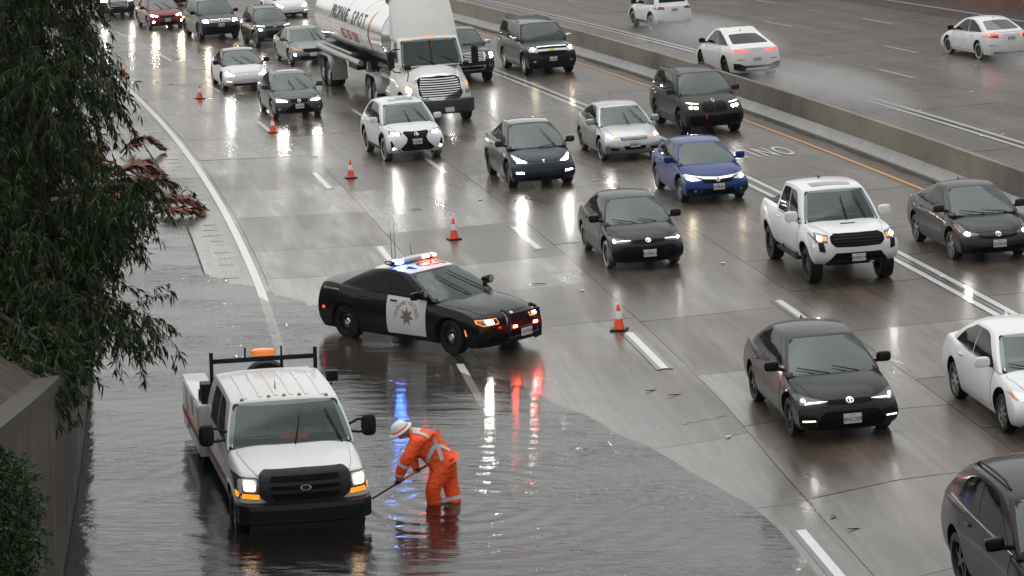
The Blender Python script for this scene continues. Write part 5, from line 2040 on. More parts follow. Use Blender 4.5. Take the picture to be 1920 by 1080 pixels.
# utility body: side chests, bed floor, tailgate
bx = -2.12
ub = add('utility_body', boxes_mesh([((bx - 1.35, sg * .905, .93), (2.64, .40, .86)) for sg in (-1, 1)] + [((bx - 1.35, 0, .60), (2.6, 1.42, .10)), ((bx - 2.64, 0, .88), (.06, 1.42, .56)), ((bx - .03, 0, .95), (.05, 1.42, .75))], .015), P_TRUCK, c.root)
for sg in (-1, 1):
    for k, (x0, w, z, h) in enumerate(((-.42, .70, .95, .74), (-1.30, .94, 1.17, .32), (-2.16, .66, .95, .74))):
        dr = add('chest_door', box_mesh((bx + x0, sg * 1.108, z), (w, .018, h), None, .006), P_TRUCK, ub)
    add('side_stripe', box_mesh((bx - 1.3, sg * 1.114, .80), (2.55, .022, .12)), ORANGE_S, ub)
for sg in (-1, 1):
    c.side('side_stripe', [(-2.0, .66), (.62, .74), (.62, .86), (-2.0, .80)], ORANGE_S, sg, .009)
ty, rim, hub = wheel_meshes(.40, .26, 'truck')
for xa, ww in ((1.15, 1), (1.15 - 4.37, 2)):
    for sg in (-1, 1):
        for q in range(ww):
            w = bpy.data.objects.new('wheel', None)
            COL.objects.link(w)
            w.parent = c.root
            w.location = (xa, sg * (.86 - q * .29), .40)
            w.rotation_euler = (0, 0, 0 if sg > 0 else math.pi)
            add('tyre', ty, RUBBER, w)
            add('rim', rim, STEEL, w)
            add('hub_cap', hub, CHROME, w)
# rack with beacon
rk = add('ladder_rack', boxes_mesh([((-2.28, sg * .86, 1.72), (.06, .06, .98)) for sg in (-1, 1)] + [((-2.28, 0, 2.06), (.05, 1.72, .075)), ((-2.28, .30, 1.72), (.05, .05, .7)), ((-2.28, -.30, 2.15), (.03, .03, .22)), ((-2.28, .30, 2.15), (.03, .03, .22))], .004), BLACK, c.root)
add('amber_beacon', join_meshes([blob_mesh((.18, .38, .12), (-2.28, 0, 2.17), 1)]), principled('beacon_amber', (.75, .20, .01), .12, emit=(1, .25, .02), emit_s=.35, coat=1), rk)
sp = lathe_mesh([(.20, -.10), (.34, -.11), (.38, -.05), (.38, .05), (.34, .11), (.20, .10)], 24, 'x', True)
sp.transform(Matrix.Translation((-2.50, .06, 1.62)))
add('spare_tyre', sp, RUBBER, c.root)
add('tool_box', boxes_mesh([((-2.42, -.93, 1.52), (.30, .22, .34)), ((-2.62, -.90, 1.42), (.2, .3, .22))], .02), BLACK, c.root)
sl_ = add('work_light', boxes_mesh([((-2.30, 1.13, 1.70), (.14, .20, .18))], .02), BLACK, c.root)
add('work_light_bracket', tube_mesh([(-2.28, .86, 1.56), (-2.30, 1.13, 1.56), (-2.30, 1.13, 1.64)], .018, 6), BLACK, sl_)
# papers and a vest on the dash
a = Vector(c.gh(1, 0, .06))
for (x, y, w, d_, rz, mat) in ((-.30, -.28, .30, .20, .2, principled('paper_green', (.45, .60, .28), .8)), (-.28, -.50, .22, .15, -.1, principled('paper_pale', (.5, .58, .60), .8)), (-.30, -.68, .18, .16, .4, principled('paper_yellow', (.60, .58, .25), .8))):
    add('dash_paper', box_mesh((a.x + x, y, a.z + .085), (d_, w, .012), Matrix.Rotation(rz, 4, 'Z') @ Matrix.Rotation(-.35, 4, 'Y')), mat, c.root)
add('folded_vest', blob_mesh((.20, .46, .09), (a.x - .30, .08, a.z + .09), 1), CLOTH_O, c.root)
c.place(-3.55, 40.55, 13.0)

# ------------------------------------------------------------------ police car turned across the lane
P_POL = paint('police_black_paint', (.005, .005, .006), 0, .3)
P_POLW = paint('police_white_paint', (.70, .70, .70))
P = sedan(4.98, 1.905, 1.57, 2.98, .96, R=.36, tw=.235, zs=1.0, cf=.18, cp=3.8, dcb=1.26, dct=2.16, drt=3.45, drb=4.50, tf=.04, flare=.03,
          top=[(0, .78), (.06, .84), (.3, .92), (.7, .985), (1.2, 1.03), (1.7, 1.06), (3.0, 1.08), (3.9, 1.12), (4.5, 1.18), (4.88, 1.18), (4.98, 1.12)],
          nose=[(0, .12), (.15, .03), (.4, 0), (.7, .0), (.9, .04), (1, .12)], z0=1.0, wsv=.86, hwt=.665)
c = Car('police_car', 'black and white highway patrol sedan with flashing light bar turned across the lane', P, P_POL, cat='police car', group='vehicles at the flooded lane')
PC = c
L2 = 2.49
c.glass(sides=[[(.50, .16), (.915, .16), (.87, .50), (.80, .86), (.70, .92), (.50, .92)], [(.10, .26), (.485, .16), (.485, .92), (.30, .90), (.13, .56)]])
c.cabin_kit()
c.wheels('steel', STEEL, steer=R(-8))
c.mirrors(P_POL)
c.wipers((((.10, .05), (-.36, .80)), ((.72, .05), (.20, .86))))
c.hood(.20, 1.30, .70, .80)
c.doors(lines=(1.62, 2.72, 3.62), sgs=(-1, 1), mats=[P_POLW, P_POL], sill=.28, top=1.055, hmat=BLACK)
# white roof panel
rp = [(-L2 + 3.0 + 0, 0)]
c.fit('roof_panel', round_poly([(-.98, .02), (.98, .02), (.98, .99), (-.98, .99)], .05), lambda v, u: c.near(c.gh(u, v * .985, 1)), P_POLW, .006, None, (.14, .08))
# light bar
xb, zb = L2 - 2.88, 1.595
lb = add('light_bar', join_meshes([blob_mesh((.26, 1.30, .075), (xb, 0, zb + .05), 2)]), principled('light_bar_lens', (.32, .33, .36), .15, coat=1), c.root)
add('light_bar_base', boxes_mesh([((xb, sg * .50, zb - .0), (.16, .12, .05)) for sg in (-1, 1)] + [((xb, 0, zb + .012), (.20, 1.24, .02))]), BLACK, lb)
add('blue_lamp', join_meshes([blob_mesh((.20, .20, .07), (xb + .06, -.46, zb + .055), 1)]), BLUEL, lb)
for y in (.24, .36, .56):
    add('red_lamp', join_meshes([blob_mesh((.16, .085, .06), (xb + .08, y, zb + .055), 1)]), REDB, lb)
add('dark_end', join_meshes([blob_mesh((.24, .12, .07), (xb - .01, -.60, zb + .05), 1)]), BLACK, lb)
# roof numerals
for ch, y in (('4', -.42), ('C', -.06), ('7', .20), ('0', .46)):
    add('roof_numeral', text_mesh(ch, .40, lambda a, b, y=y: tuple(c.m_top(L2 - 2.52 + b, y + a)[0] + Vector((0, 0, .012)))), BLACK, c.root)
for (x, y, h, m) in ((L2 - 3.25, -.18, .85, BLACK), (L2 - 3.35, .02, .95, BLACK), (L2 - 3.2, .34, .35, BLACK), (L2 - 2.45, .14, .11, BLACK)):
    p, n = c.m_top(x, y)
    add('whip_aerial', tube_mesh([p - Vector((0, 0, .02)), p + Vector((0, 0, .08)), p + Vector((-.02, 0, h))], [.012, .008, .003], 6), m, c.root)
# door shield: seven-point star, blue disc, arched lettering
GOLD = principled('gold_film', (.33, .17, .035), .45)
BLUEF = principled('blue_film', (.06, .20, .34), .45)
dx, dz = L2 - 2.14, .67
star = []
for k in range(14):
    r = .20 if k % 2 == 0 else .095
    t = math.pi / 2 + 2 * math.pi * k / 14
    star.append((dx + r * math.cos(t), dz + r * math.sin(t)))
for sg in (-1, 1):
    so_ = c.side('door_star', star if sg < 0 else star, GOLD, sg, .0085, None, .06)
    c.side('star_disc', EL(dx, dz, .085, .085), BLUEF, sg, .0105, so_, .06)
    c.side('star_seal', EL(dx, dz, .045, .045), GOLD, sg, .012, so_, .06)
    for word, a0 in (('HIGHWAY', 1), ('PATROL', -1)):
        n = len(word)
        for i, ch in enumerate(word):
            if a0 > 0:
                ang = R(172) - R(76) * (i / (n - 1))
            else:
                ang = R(80) - R(72) * (i / (n - 1))
            rr = .305

            def fn(a, b, ang=ang, sg=sg, rr=rr):
                # x runs to the reader's right
                u = (rr + b) * math.cos(ang) + a * math.sin(ang)
                w = (rr + b) * math.sin(ang) - a * math.cos(ang)
                x = dx + (u if sg < 0 else -u)
                p, nn = c.m_side(sg)(x, dz - .03 + w)
                return p + nn * .009
            add('door_lettering', text_mesh(ch, .135, fn, .85), GOLD, so_)
    def fm(a, b, sg=sg):
        x = -L2 + .62 + (a if sg < 0 else -a)
        p, nn = c.m_side(sg)(x, 1.03 + b)
        return p + nn * .006
    add('quarter_lettering', text_mesh('Safety, Service and Security', .055, fm, .8), PLATE, c.root)
    c.side('side_marker', [(-L2 + .36, .60), (-L2 + .42, .60), (-L2 + .42, .64), (-L2 + .36, .64)], REDL, sg, .009)
    c.side('fender_marker', [(L2 - .52, .44), (L2 - .49, .44), (L2 - .53, .56), (L2 - .55, .56)], AMBER, sg, .009)
# face: full-width dark grille, amber-ringed lamps, push bar
c.frontc('upper_grille', [(0, .76), (.42, .76), (.46, .62), (.40, .56), (0, .55)], MESHG, .008)
c.front2('headlight', [(.46, .66), (.80, .645), (.88, .70), (.86, .76), (.46, .765)], AMBER, .010, .01)
c.front2('headlight_housing', [(.475, .675), (.80, .662), (.865, .705), (.85, .745), (.475, .75)], HOUSING, .014, .01)
c.front2('headlight_beam', [(.58, .68), (.72, .675), (.72, .735), (.58, .738)], LED, .019, .01)
c.frontc('lower_grille', [(0, .42), (.66, .44), (.72, .33), (.6, .27), (0, .26)], MESHG, .007)
c.badge(0, .80, .09, .05, CHROME, False, .01)
pb = empty('push_bar')
pb.parent = c.root
for sg in (-1, 1):
    pts = [(L2 - .02, sg * .42, .92), (L2 + .10, sg * .43, .90), (L2 + .19, sg * .44, .80), (L2 + .22, sg * .45, .55), (L2 + .20, sg * .46, .33), (L2 + .06, sg * .46, .27)]
    add('push_bar_upright', tube_mesh(pts, .042, 8), BLACK, pb)
    w = [(L2 + .18, sg * .46, .80), (L2 + .10, sg * .80, .76), (L2 - .12, sg * .93, .66), (L2 - .12, sg * .93, .42), (L2 + .10, sg * .80, .36), (L2 + .18, sg * .46, .36)]
    add('red_flasher', box_mesh((L2 + .235, sg * .30, .615), (.03, .10, .05), None, .008), REDB, pb)
add('push_bar_cross', boxes_mesh([((L2 + .20, 0, .86), (.05, .90, .05)), ((L2 + .215, 0, .56), (.04, .90, .045)), ((L2 + .20, 0, .36), (.05, .90, .10))], .01), BLACK, pb)
c_pl = add('license_plate', box_mesh((L2 + .25, .02, .47), (.012, .31, .155)), PLATE, c.root)
add('plate_lettering', text_mesh('1437942', .09, lambda a, b: (L2 + .2575, .02 + a, .465 + b)), PLATET, c_pl)
for sg in (-1, 1):
    p, n = c.near(c.gh(1, sg * 1.0, .30))
    q = p + Vector((.04, sg * .13, .05))
    slm = lathe_mesh([(0, -.08), (.06, -.07), (.085, .0), (.085, .05), (.075, .055), (0, .055)], 14, 'x')
    o = add('spot_light', slm, BLACK, c.root, q)
    add('spot_lens', lathe_mesh([(0, .058), (.072, .058), (.05, .068), (0, .07)], 14, 'x'), REFLECTOR, o)
    add('spot_arm', tube_mesh([(0, 0, 0), (-.02, -sg * .14, -.07)], .015, 6), BLACK, o)
by_tyre(c, (-1.14, 51.85), 47.8)

# officer at the wheel, seen through the windshield
def skin_mesh(nodes, edges, lev=2, root=0):
    me = bpy.data.meshes.new('skeleton')
    me.from_pydata([n[:3] for n in nodes], edges, [])
    me.update()
    o = tmp_obj(me)
    md = o.modifiers.new('k', 'SKIN')
    md.use_smooth_shade = True
    sv = me.skin_vertices[0].data if me.skin_vertices else None
    if sv is None:
        me.attributes.new('skin', 'FLOAT', 'POINT')
    for i, n in enumerate(nodes):
        r = n[3]
        me.skin_vertices[0].data[i].radius = r if isinstance(r, tuple) else (r, r)
        me.skin_vertices[0].data[i].use_root = (i == root)
    sb = o.modifiers.new('s', 'SUBSURF')
    sb.levels = lev
    out = evaluated([o], o)
    smooth(out, 180)
    return out

a = Vector(PC.gh(1, 0, .06))
VEST = principled('vest_yellow', (.55, .70, .05), .7)
a.z -= .07
px_, py_ = a.x - .98, -.30
of_ = skin_mesh([(px_, py_, a.z - .10, (.16, .20)), (px_ + .02, py_, a.z + .12, (.15, .21)), (px_ + .02, py_, a.z + .26, .07), (px_ + .03, py_, a.z + .34, .085), (px_ + .04, py_, a.z + .42, .08),
                 (px_ + .04, py_ + .20, a.z + .17, .07), (px_ + .20, py_ + .24, a.z + .0, .055), (px_ + .38, py_ + .20, a.z + .06, .04),
                 (px_ + .04, py_ - .20, a.z + .17, .07), (px_ + .20, py_ - .24, a.z + .0, .055), (px_ + .38, py_ - .16, a.z + .06, .04)],
                [(0, 1), (1, 2), (2, 3), (3, 4), (1, 5), (5, 6), (6, 7), (1, 8), (8, 9), (9, 10)], 2, 0)
for m_ in (VEST, principled('skin_face', (.35, .18, .12), .5), BLACK):
    of_.materials.append(m_)
for pl in of_.polygons:
    pl.material_index = 1 if pl.center.z > a.z + .28 or pl.center.x > px_ + .34 else (2 if pl.center.z > a.z + .43 else 0)
off_ = empty('person', 'person in a yellow-green vest seated behind the police car windshield', 'person')
add('body', of_, None, off_)
add('cap', blob_mesh((.20, .17, .09), (px_ + .05, py_, a.z + .455), 1), BLACK, off_)
off_.matrix_world = PC.root.matrix_world.copy()

# ------------------------------------------------------------------ tanker: tractor and trailer
P_TR = paint('tractor_white_paint', (.76, .76, .73), 0, .4, .5)
DBUMP = principled('dark_bumper', (.035, .036, .04), .4)
P = suv(3.20, 2.46, 2.9, 5.6, 1.20, R=.51, tw=.28, wz=.51, well=.10, axles=(1.60 - 1.20,), zs=1.0,
        bot=[(0, .62), (.5, .60), (99, .62)], crown=.28, crown_r=.05,
        top=[(0, 1.62), (.05, 1.68), (.3, 1.75), (.8, 1.86), (1.25, 1.96), (1.6, 2.0), (3.2, 2.0)],
        side=[(0, .05), (.15, .01), (.45, 0), (.65, .03), (.85, .10), (1, .22)],
        nose=[(0, .0), (.25, .0), (.5, .04), (.85, .14), (1, .22)], cf=.42, cp=2.6, tf=.10, df=1.3, tr=0, cr=.01, tail=[(0, 0), (1, 0)], hood_ridge=.0, flare=.05,
        dcb=1.28, dct=1.80, drt=3.12, drb=3.18, z0=1.90, zr=2.92, hwb=1.14, hwt=1.06, rcurve=.01, wcurve=.16, gtr=0, bulge=.02, fdrop=.05, rdrop=.0, rcrown=.06)
c = Car('tractor_unit', 'white lorry tractor with a chrome barred grille, tall roof fairing and black mirrors', P, P_TR, cat='lorry')
TR = c
c.glass(rear=False, w0=.06, sides=[[(.42, .12), (.90, .12), (.88, .55), (.84, .82), (.76, .86), (.42, .86)]])
c.cabin_kit()
c.wipers((((.10, .05), (-.46, .42)), ((.78, .05), (.22, .40))))
c.wheels('truck', ALLOY, axles=(c.xf_ax,))
add('windshield_divider', tube_mesh([c.near(c.gh(1, 0, .05))[0] + Vector((.01, 0, 0)), c.near(c.gh(1, 0, .92))[0] + Vector((.01, 0, 0))], .02, 6), BLACK, c.root)
c.frontc('grille_backing', [(0, 1.66), (.60, 1.63), (.74, 1.52), (.74, 1.05), (.62, .92), (0, .90)], MESHG, .012, .05)
c.frontc('grille_frame', [(0, 1.71), (.64, 1.68), (.80, 1.55), (.80, 1.03), (.66, .86), (0, .84)], CHROME, .006, .05)
for i in range(9):
    z = 1.58 - i * .078
    c.frontc('grille_bar', [(0, z), (.70 - .02 * abs(i - 4), z), (.70 - .02 * abs(i - 4), z - .036), (0, z - .036)], CHROME, .03)
c.front2('headlight', [(.88, 1.02), (1.04, .98), (1.12, 1.06), (1.12, 1.36), (1.02, 1.40), (.92, 1.22)], REFLECTOR, .010, .03)
c.front2('headlight_glow', [(.98, 1.25), (1.10, 1.25), (1.10, 1.36), (1.02, 1.385)], AMBER, .016)
c.front('headlight_beam', EL(-1.03, 1.20, .07, .10), LEDW, .016)
bm = bmesh.new()
rows = []
pr = [(0, .0), (.6, -.03), (1.0, -.16), (1.20, -.42), (1.24, -.75)]
for z, xo in ((.36, -.06), (.42, .06), (.66, .10), (.84, .06), (.87, -.1)):
    rows.append([bm.verts.new((1.60 + xo + dx_, y, z)) for y, dx_ in [(-a_, b_) for a_, b_ in pr[::-1]] + pr[1:]])
for a_, b_ in zip(rows, rows[1:]):
    for i in range(len(a_) - 1):
        bm.faces.new((a_[i], a_[i + 1], b_[i + 1], b_[i]))
bmesh.ops.recalc_face_normals(bm, faces=bm.faces)
bp = add('bumper', bm_mesh(bm, 'bumper', 30), DBUMP, c.root)
add('license_plate', box_mesh((1.70, .25, .52), (.015, .31, .155)), PLATE, bp)
# roof fairing
def fair(u, v, w):
    a_ = abs(v)
    dF = 1.86 + .95 * w ** 1.25 + .45 * a_ ** 2.2
    d_ = 3.17 + (dF - 3.17) * u
    return (1.60 - d_, v * (1.14 - .08 * w), 2.78 + w * (1.60 - .14 * u - .08 * a_ ** 3))
me = sub_cut(shell(fair, [0, .05, .3, .6, .9, .98, 1], [-1, -.95, -.7, -.35, 0, .35, .7, .95, 1], [0, .1, .35, .65, .9, .97, 1]), 2)
fo_ = add('roof_fairing', me, P_TR, c.root)
for y in (-.62, -.16, 0, .16, .62):
    p, n = c.m_top(1.60 - 1.84, y)
    add('clearance_lamp', lathe_mesh([(.04, -.02), (.035, .03), (.015, .06), (0, .065)], 10), AMBER, c.root, p)
for sg in (-1, 1):
    o = add('side_mirror', box_mesh((0, 0, 0), (.12, .24, .58), None, .03), BLACK, c.root, (.42, sg * 1.48, 2.22))
    add('mirror_arm', tube_mesh([(0, 0, .3), (-.1, -sg * .15, .36), (-.2, -sg * .36, .34)], .025, 6), BLACK, o)
    add('mirror_arm', tube_mesh([(0, 0, -.3), (-.05, -sg * .12, -.42), (-.15, -sg * .34, -.46)], .025, 6), BLACK, o)
    p, n = c.m_side(sg)(.95, 1.35)
    q = Vector((1.02, sg * 1.02, 1.98))
    o = add('hood_mirror', blob_mesh((.10, .22, .17), (0, 0, 0), 2), BLACK, c.root, q)
    add('mirror_stalk', tube_mesh([(0, 0, -.06), (-.02, -sg * .02, -.25), (-.12, sg * .02, -.48)], .02, 6), BLACK, o)
    add('fuel_tank', join_meshes([lathe_mesh([(0, -2.9), (.26, -2.88), (.31, -2.84), (.31, -1.75), (.26, -1.71), (0, -1.70)], 18, 'x')]), ALLOY, c.root, (.0, sg * .86, .78))
    add('cab_step', boxes_mesh([((-.55, sg * 1.06, .62), (1.4, .22, .36)), ((-.55, sg * 1.12, .86), (1.3, .12, .06))], .02), P_TR, c.root)
add('chassis', boxes_mesh([((-3.6, sg * .40, .88), (7.2, .10, .26)) for sg in (-1, 1)] + [((-5.0, 0, 1.12), (1.2, 1.0, .12)), ((-1.65, 0, 1.6), (.06, 2.1, 1.7))]), BLACK, c.root)
ty2, rim2, hub2 = wheel_meshes(.51, .28, 'truck')
def big_wheels(root, xs, y0=.93):
    for xa in xs:
        for sg in (-1, 1):
            for q in range(2):
                w = bpy.data.objects.new('wheel', None)
                COL.objects.link(w)
                w.parent = root
                w.location = (xa, sg * (y0 + .15 - q * .31), .51)
                w.rotation_euler = (0, 0, 0 if sg > 0 else math.pi)
                add('tyre', ty2, RUBBER, w)
                if q == 0:
                    add('rim', rim2, ALLOY, w)
                    add('hub_cap', hub2, CHROME, w)
big_wheels(c.root, (-4.85, -6.15))
FENDM = principled('fender_aluminium', (.42, .42, .41), .4, .7)
def fender(root, x0, x1, y, w, r=.62, z=.51):
    vs, fs = [], []
    pts = [(x0 + r * math.cos(t), z + .08 + r * math.sin(t)) for t in [math.pi * .02 + (math.pi / 2 - .06) * k / 6 for k in range(7)]] + [(x1 + r * math.cos(t), z + .08 + r * math.sin(t)) for t in [math.pi / 2 + (math.pi / 2 - .06) * k / 6 for k in range(7)]]
    for (a_, b_) in pts:
        vs += [(a_, y - w / 2, b_), (a_, y + w / 2, b_), (a_, y + w / 2, b_ - .03), (a_, y - w / 2, b_ - .03)]
    for i in range(len(pts) - 1):
        for j in range(4):
            k = i * 4
            fs.append((k + j, k + (j + 1) % 4, k + 4 + (j + 1) % 4, k + 4 + j))
    fs += [(0, 1, 2, 3), (len(vs) - 4, len(vs) - 1, len(vs) - 2, len(vs) - 3)]
    return add('fender', mesh(vs, fs, 'fender', 40), FENDM, root)
for sg in (-1, 1):
    fender(c.root, -4.85, -6.15, sg * .93, .66)
add('deck_rail', boxes_mesh([((-3.4, sg * .95, 1.28), (2.4, .10, .10)) for sg in (-1, 1)] + [((-2.6, 0, 1.24), (1.4, 1.6, .05))]), FENDM, c.root)
sx, sy = xy(40.1, 5.75)
hd = math.degrees(heading(43))
h = R(hd)
# front axle stands at s = 40.1
place_root(c.root, sx - math.sin(h) * c.xf_ax, sy + math.cos(h) * c.xf_ax, hd, 2.5, 1.0)

TANK = principled('tank_polished_white', (.72, .73, .74), .16, .75, coat=.3)
g = coords(TANK)
LK(TANK, mixc(TANK, fmath(TANK, 'MULTIPLY', noise(TANK, mapping(TANK, g, (.3, 1, 1.5)), 2.5, 5, .65), .5), (.76, .77, .78), (.58, .58, .58)), bsdf(TANK).inputs['Base Color'])
LK(TANK, bump(TANK, noise(TANK, g, .9, 2), .08, .1), bsdf(TANK).inputs['Normal'])
t = empty('tank_trailer', 'long white propane tank trailer lettered PROPANE SPOT behind the lorry tractor', 'trailer', 'vehicles in the traffic queue')
RT, X0, X1, ZC = 1.13, -2.2, 11.0, 2.62
prof = [(0, X0 - .52), (.35, X0 - .50), (.72, X0 - .38), (.98, X0 - .19), (RT, X0)] + [(RT, X0 + (X1 - X0) * k / 8) for k in range(1, 9)] + [(.98, X1 + .19), (.72, X1 + .38), (.35, X1 + .50), (0, X1 + .52)]
tk = lathe_mesh(prof, 48, 'x')
tk.transform(Matrix.Translation((0, 0, ZC)))
tank = add('tank', tk, TANK, t)
for x in (X0, X0 + 3.1, X0 + 6.2, X0 + 9.3, X1):
    rg = lathe_mesh([(RT - .02, x - .03), (RT + .008, x - .03), (RT + .008, x + .03), (RT - .02, x + .03)], 40, 'x', True)
    rg.transform(Matrix.Translation((0, 0, ZC)))
    add('weld_band', rg, TANK, tank)
def on_tank(xc, zc_ang, sx_=1.0):
    def fn(a_, b_):
        th_ = zc_ang + b_ / RT
        return (xc + a_ * sx_, -(RT + .006) * math.cos(th_), ZC + (RT + .006) * math.sin(th_))
    return fn
INKB = principled('tank_ink_black', (.02, .02, .02), .4)
INKR = principled('tank_ink_red', (.55, .10, .06), .4)
INKY = principled('tank_ink_yellow', (.75, .55, .06), .4)
add('tank_lettering', text_mesh('PROPANE', .72, on_tank(2.9, .36), 1.05, .03, .07), INKB, tank)
add('tank_lettering', text_mesh('S P O T', .72, on_tank(6.65, .36), 1.1, .03, .07), INKB, tank)
add('tank_number', text_mesh('855 757 3000', .58, on_tank(4.9, -.30), 1.05, .03, .07), INKR, tank)
def flame(pts, mat, nm):
    bm_ = grid_poly(pts, .12, .12)
    f_ = on_tank(8.75, .1)
    for v in bm_.verts:
        v.co = f_(v.co.x, v.co.y)
    add(nm, bm_mesh(bm_, 'flame'), mat, tank)
flame([(-.10, .30), (.10, .30), (.22, .62), (.40, .92), (.10, .70), (-.08, .50)], INKY, 'flame_tip')
flame([(-.12, .29), (-.20, -.20), (-.12, -.70), (.0, -.95), (.06, -.5), (.08, .29)], INKR, 'flame_body')
add('manway', lathe_mesh([(.32, ZC + RT - .05), (.32, ZC + RT + .14), (.28, ZC + RT + .18), (0, ZC + RT + .2)], 20), ALLOY, t, (8.3, 0, 0))
fr_t = add('trailer_frame', boxes_mesh([((-.2, sg * .42, 1.18), (5.0, .12, .30)) for sg in (-1, 1)] + [((-.2, 0, 1.40), (4.4, 1.3, .2))], .01), BLACK, t)
add('kingpin_plate', box_mesh((8.3, 0, 1.38), (2.2, 1.1, .18), None, .01), BLACK, t)
add('rear_bumper', box_mesh((-2.6, 0, .75), (.10, 2.2, .14), None, .01), BLACK, t)
add('hose_tube', join_meshes([tube_mesh([(-2.3, -1.02, 1.36), (6.4, -1.02, 1.36)], .11, 12), tube_mesh([(-1.8, -.86, 1.50), (4.0, -.86, 1.50)], .06, 8)]), FENDM, t)
add('valve_box', boxes_mesh([((3.6, 0, 1.2), (1.6, 1.6, .6))], .03), BLACK, t)
for sg in (-1, 1):
    add('landing_leg', boxes_mesh([((5.9, sg * .62, .85), (.14, .14, 1.0)), ((5.9, sg * .62, .36), (.26, .26, .05))]), FENDM, t)
for y in (-1.1, 1.1):
    add('side_marker', box_mesh((2.2, y, 1.34), (.09, .05, .05)), AMBER, t)
big_wheels(t, (.65, -.65))
for sg in (-1, 1):
    fender(t, .65, -.65, sg * .93, .68)
    add('mud_flap', box_mesh((1.62, sg * .95, .62), (.03, .62, .62)), FENDM, t)
ax, ay = xy(55.0, 5.55)
kx, ky = xy(46.2, 5.72)
hd_t = math.degrees(math.atan2(kx - ax, -(ky - ay)))
place_root(t, ax, ay, hd_t, 2.0, .9)

# ------------------------------------------------------------------ traffic cones
cone_b = lathe_mesh([(.118, .03), (.112, .045), (.078, .245)], 20)
cone_w = lathe_mesh([(.0775, .246), (.0785, .247), (.049, .40), (.048, .401)], 20)
cone_t = lathe_mesh([(.0475, .402), (.024, .525), (.018, .54), (.0, .542)], 20)
cone_base = boxes_mesh([((0, 0, .018), (.33, .33, .036))], .008)
for i, (s, o, lab) in enumerate(((63.9, -2.83, 'small orange traffic cone farthest up the road beside the leaves'),
                               (52.7, -1.05, 'orange traffic cone second farthest, left of the reddish-roofed white sedan'),
                               (40.3, .06, 'orange traffic cone just in front of the dark grey sedan'),
                               (27.6, .89, 'orange traffic cone alone in the lane left of the white crossover'),
                               (14.95, 1.94, 'orange traffic cone behind the police car, before the graphite sedan'),
                               (1.9, 3.54, 'nearest orange traffic cone, right of the police car at a lane dash'))):
    k = empty('traffic_cone', lab, 'traffic cone', 'cones closing the left lane')
    add('cone_body', cone_b, ORANGE_C, k)
    add('reflective_collar', cone_w, WHITE_R, k)
    add('cone_tip', cone_t, ORANGE_C, k)
    add('cone_base', cone_base, BLACK, k)
    x, y = xy(s, o)
    place_root(k, x, y, math.degrees(heading(s)) + rnd.uniform(-25, 25), .2, .2)

# ------------------------------------------------------------------ worker bent over in orange rain gear
HIVIS = principled('hivis_orange', (.95, .085, .012), .62)
_v = coords(HIVIS)
LK(HIVIS, mixc(HIVIS, fmath(HIVIS, 'MULTIPLY', noise(HIVIS, _v, 5, 5, .65), .4), (1.0, .105, .012), (.72, .05, .008)), bsdf(HIVIS).inputs['Base Color'])
LK(HIVIS, bump(HIVIS, noise(HIVIS, mapping(HIVIS, _v, (1, 1, 2.2)), 7, 4, .6), .9, .06), bsdf(HIVIS).inputs['Normal'])
SILVERT = principled('silver_tape', (.55, .56, .56), .4)
SKIN = principled('skin', (.35, .18, .12), .5)
GLOVE = principled('glove_dark', (.02, .018, .017), .7)
HELM = principled('hard_hat_white', (.75, .75, .73), .25, coat=.5)
HOODL = principled('hood_lining', (.62, .55, .48), .7)
nodes = [(.10, .02, .74, (.245, .215)), (.0, .03, .88, (.25, .23)), (-.16, .05, 1.03, (.245, .235)), (-.31, .07, 1.15, (.195, .195)), (-.42, .07, 1.20, (.085, .085)), (-.50, .06, 1.215, (.085, .09)), (-.57, .055, 1.19, (.098, .10)), (-.63, .05, 1.12, .075),
         # near leg
         (.03, -.11, .56, .155), (-.08, -.16, .36, .135), (-.05, -.08, .08, .12), (-.06, -.07, -.10, .09), (-.19, -.08, -.17, .06),
         # far leg
         (.16, .11, .56, .155), (.20, .08, .34, .135), (.27, .02, .06, .12), (.28, .02, -.12, .09), (.15, .02, -.18, .06),
         # near arm
         (-.32, -.15, 1.07, .125), (-.46, -.23, .86, .108), (-.57, -.19, .64, .092), (-.60, -.125, .48, .062), (-.615, -.105, .42, .038),
         # far arm
         (-.34, .26, 1.07, .12), (-.40, .31, .86, .10), (-.38, .21, .68, .085), (-.33, .10, .60, .058), (-.32, .06, .57, .036),
         # jacket skirt
         (.15, .0, .63, (.255, .235))]
edges = [(0, 1), (1, 2), (2, 3), (3, 4), (4, 5), (5, 6), (6, 7), (0, 28), (28, 8), (8, 9), (9, 10), (10, 11), (11, 12), (28, 13), (13, 14), (14, 15), (15, 16), (16, 17),
         (3, 18), (18, 19), (19, 20), (20, 21), (21, 22), (3, 23), (23, 24), (24, 25), (25, 26), (26, 27)]
bme = skin_mesh(nodes, edges, 2, 1)
for m_ in (HIVIS, SKIN, GLOVE, BLACK):
    bme.materials.append(m_)
for pl in bme.polygons:
    cc = pl.center
    k = 0
    if cc.x < -.445 and cc.z > 1.02:
        k = 1
    elif cc.x < -.27 and ((cc.z < .485 and cc.y < 0) or (cc.z < .605 and cc.y > 0)):
        k = 2
    elif cc.z < -.02:
        k = 3
    pl.material_index = k
wk = empty('person', 'person in orange rain suit and white hard hat bending over with a long-handled tool', 'person')
body = add('body', bme, None, wk)
bmb = bmesh.new()
bmb.from_mesh(bme)
wbv = BVHTree.FromBMesh(bmb)
bmb.free()
def wsnap(p, off):
    h_ = wbv.find_nearest(Vector(p))
    n_ = h_[1]
    if n_.dot(Vector(p) - h_[0]) < 0:
        n_ = -n_
    return h_[0] + n_ * off
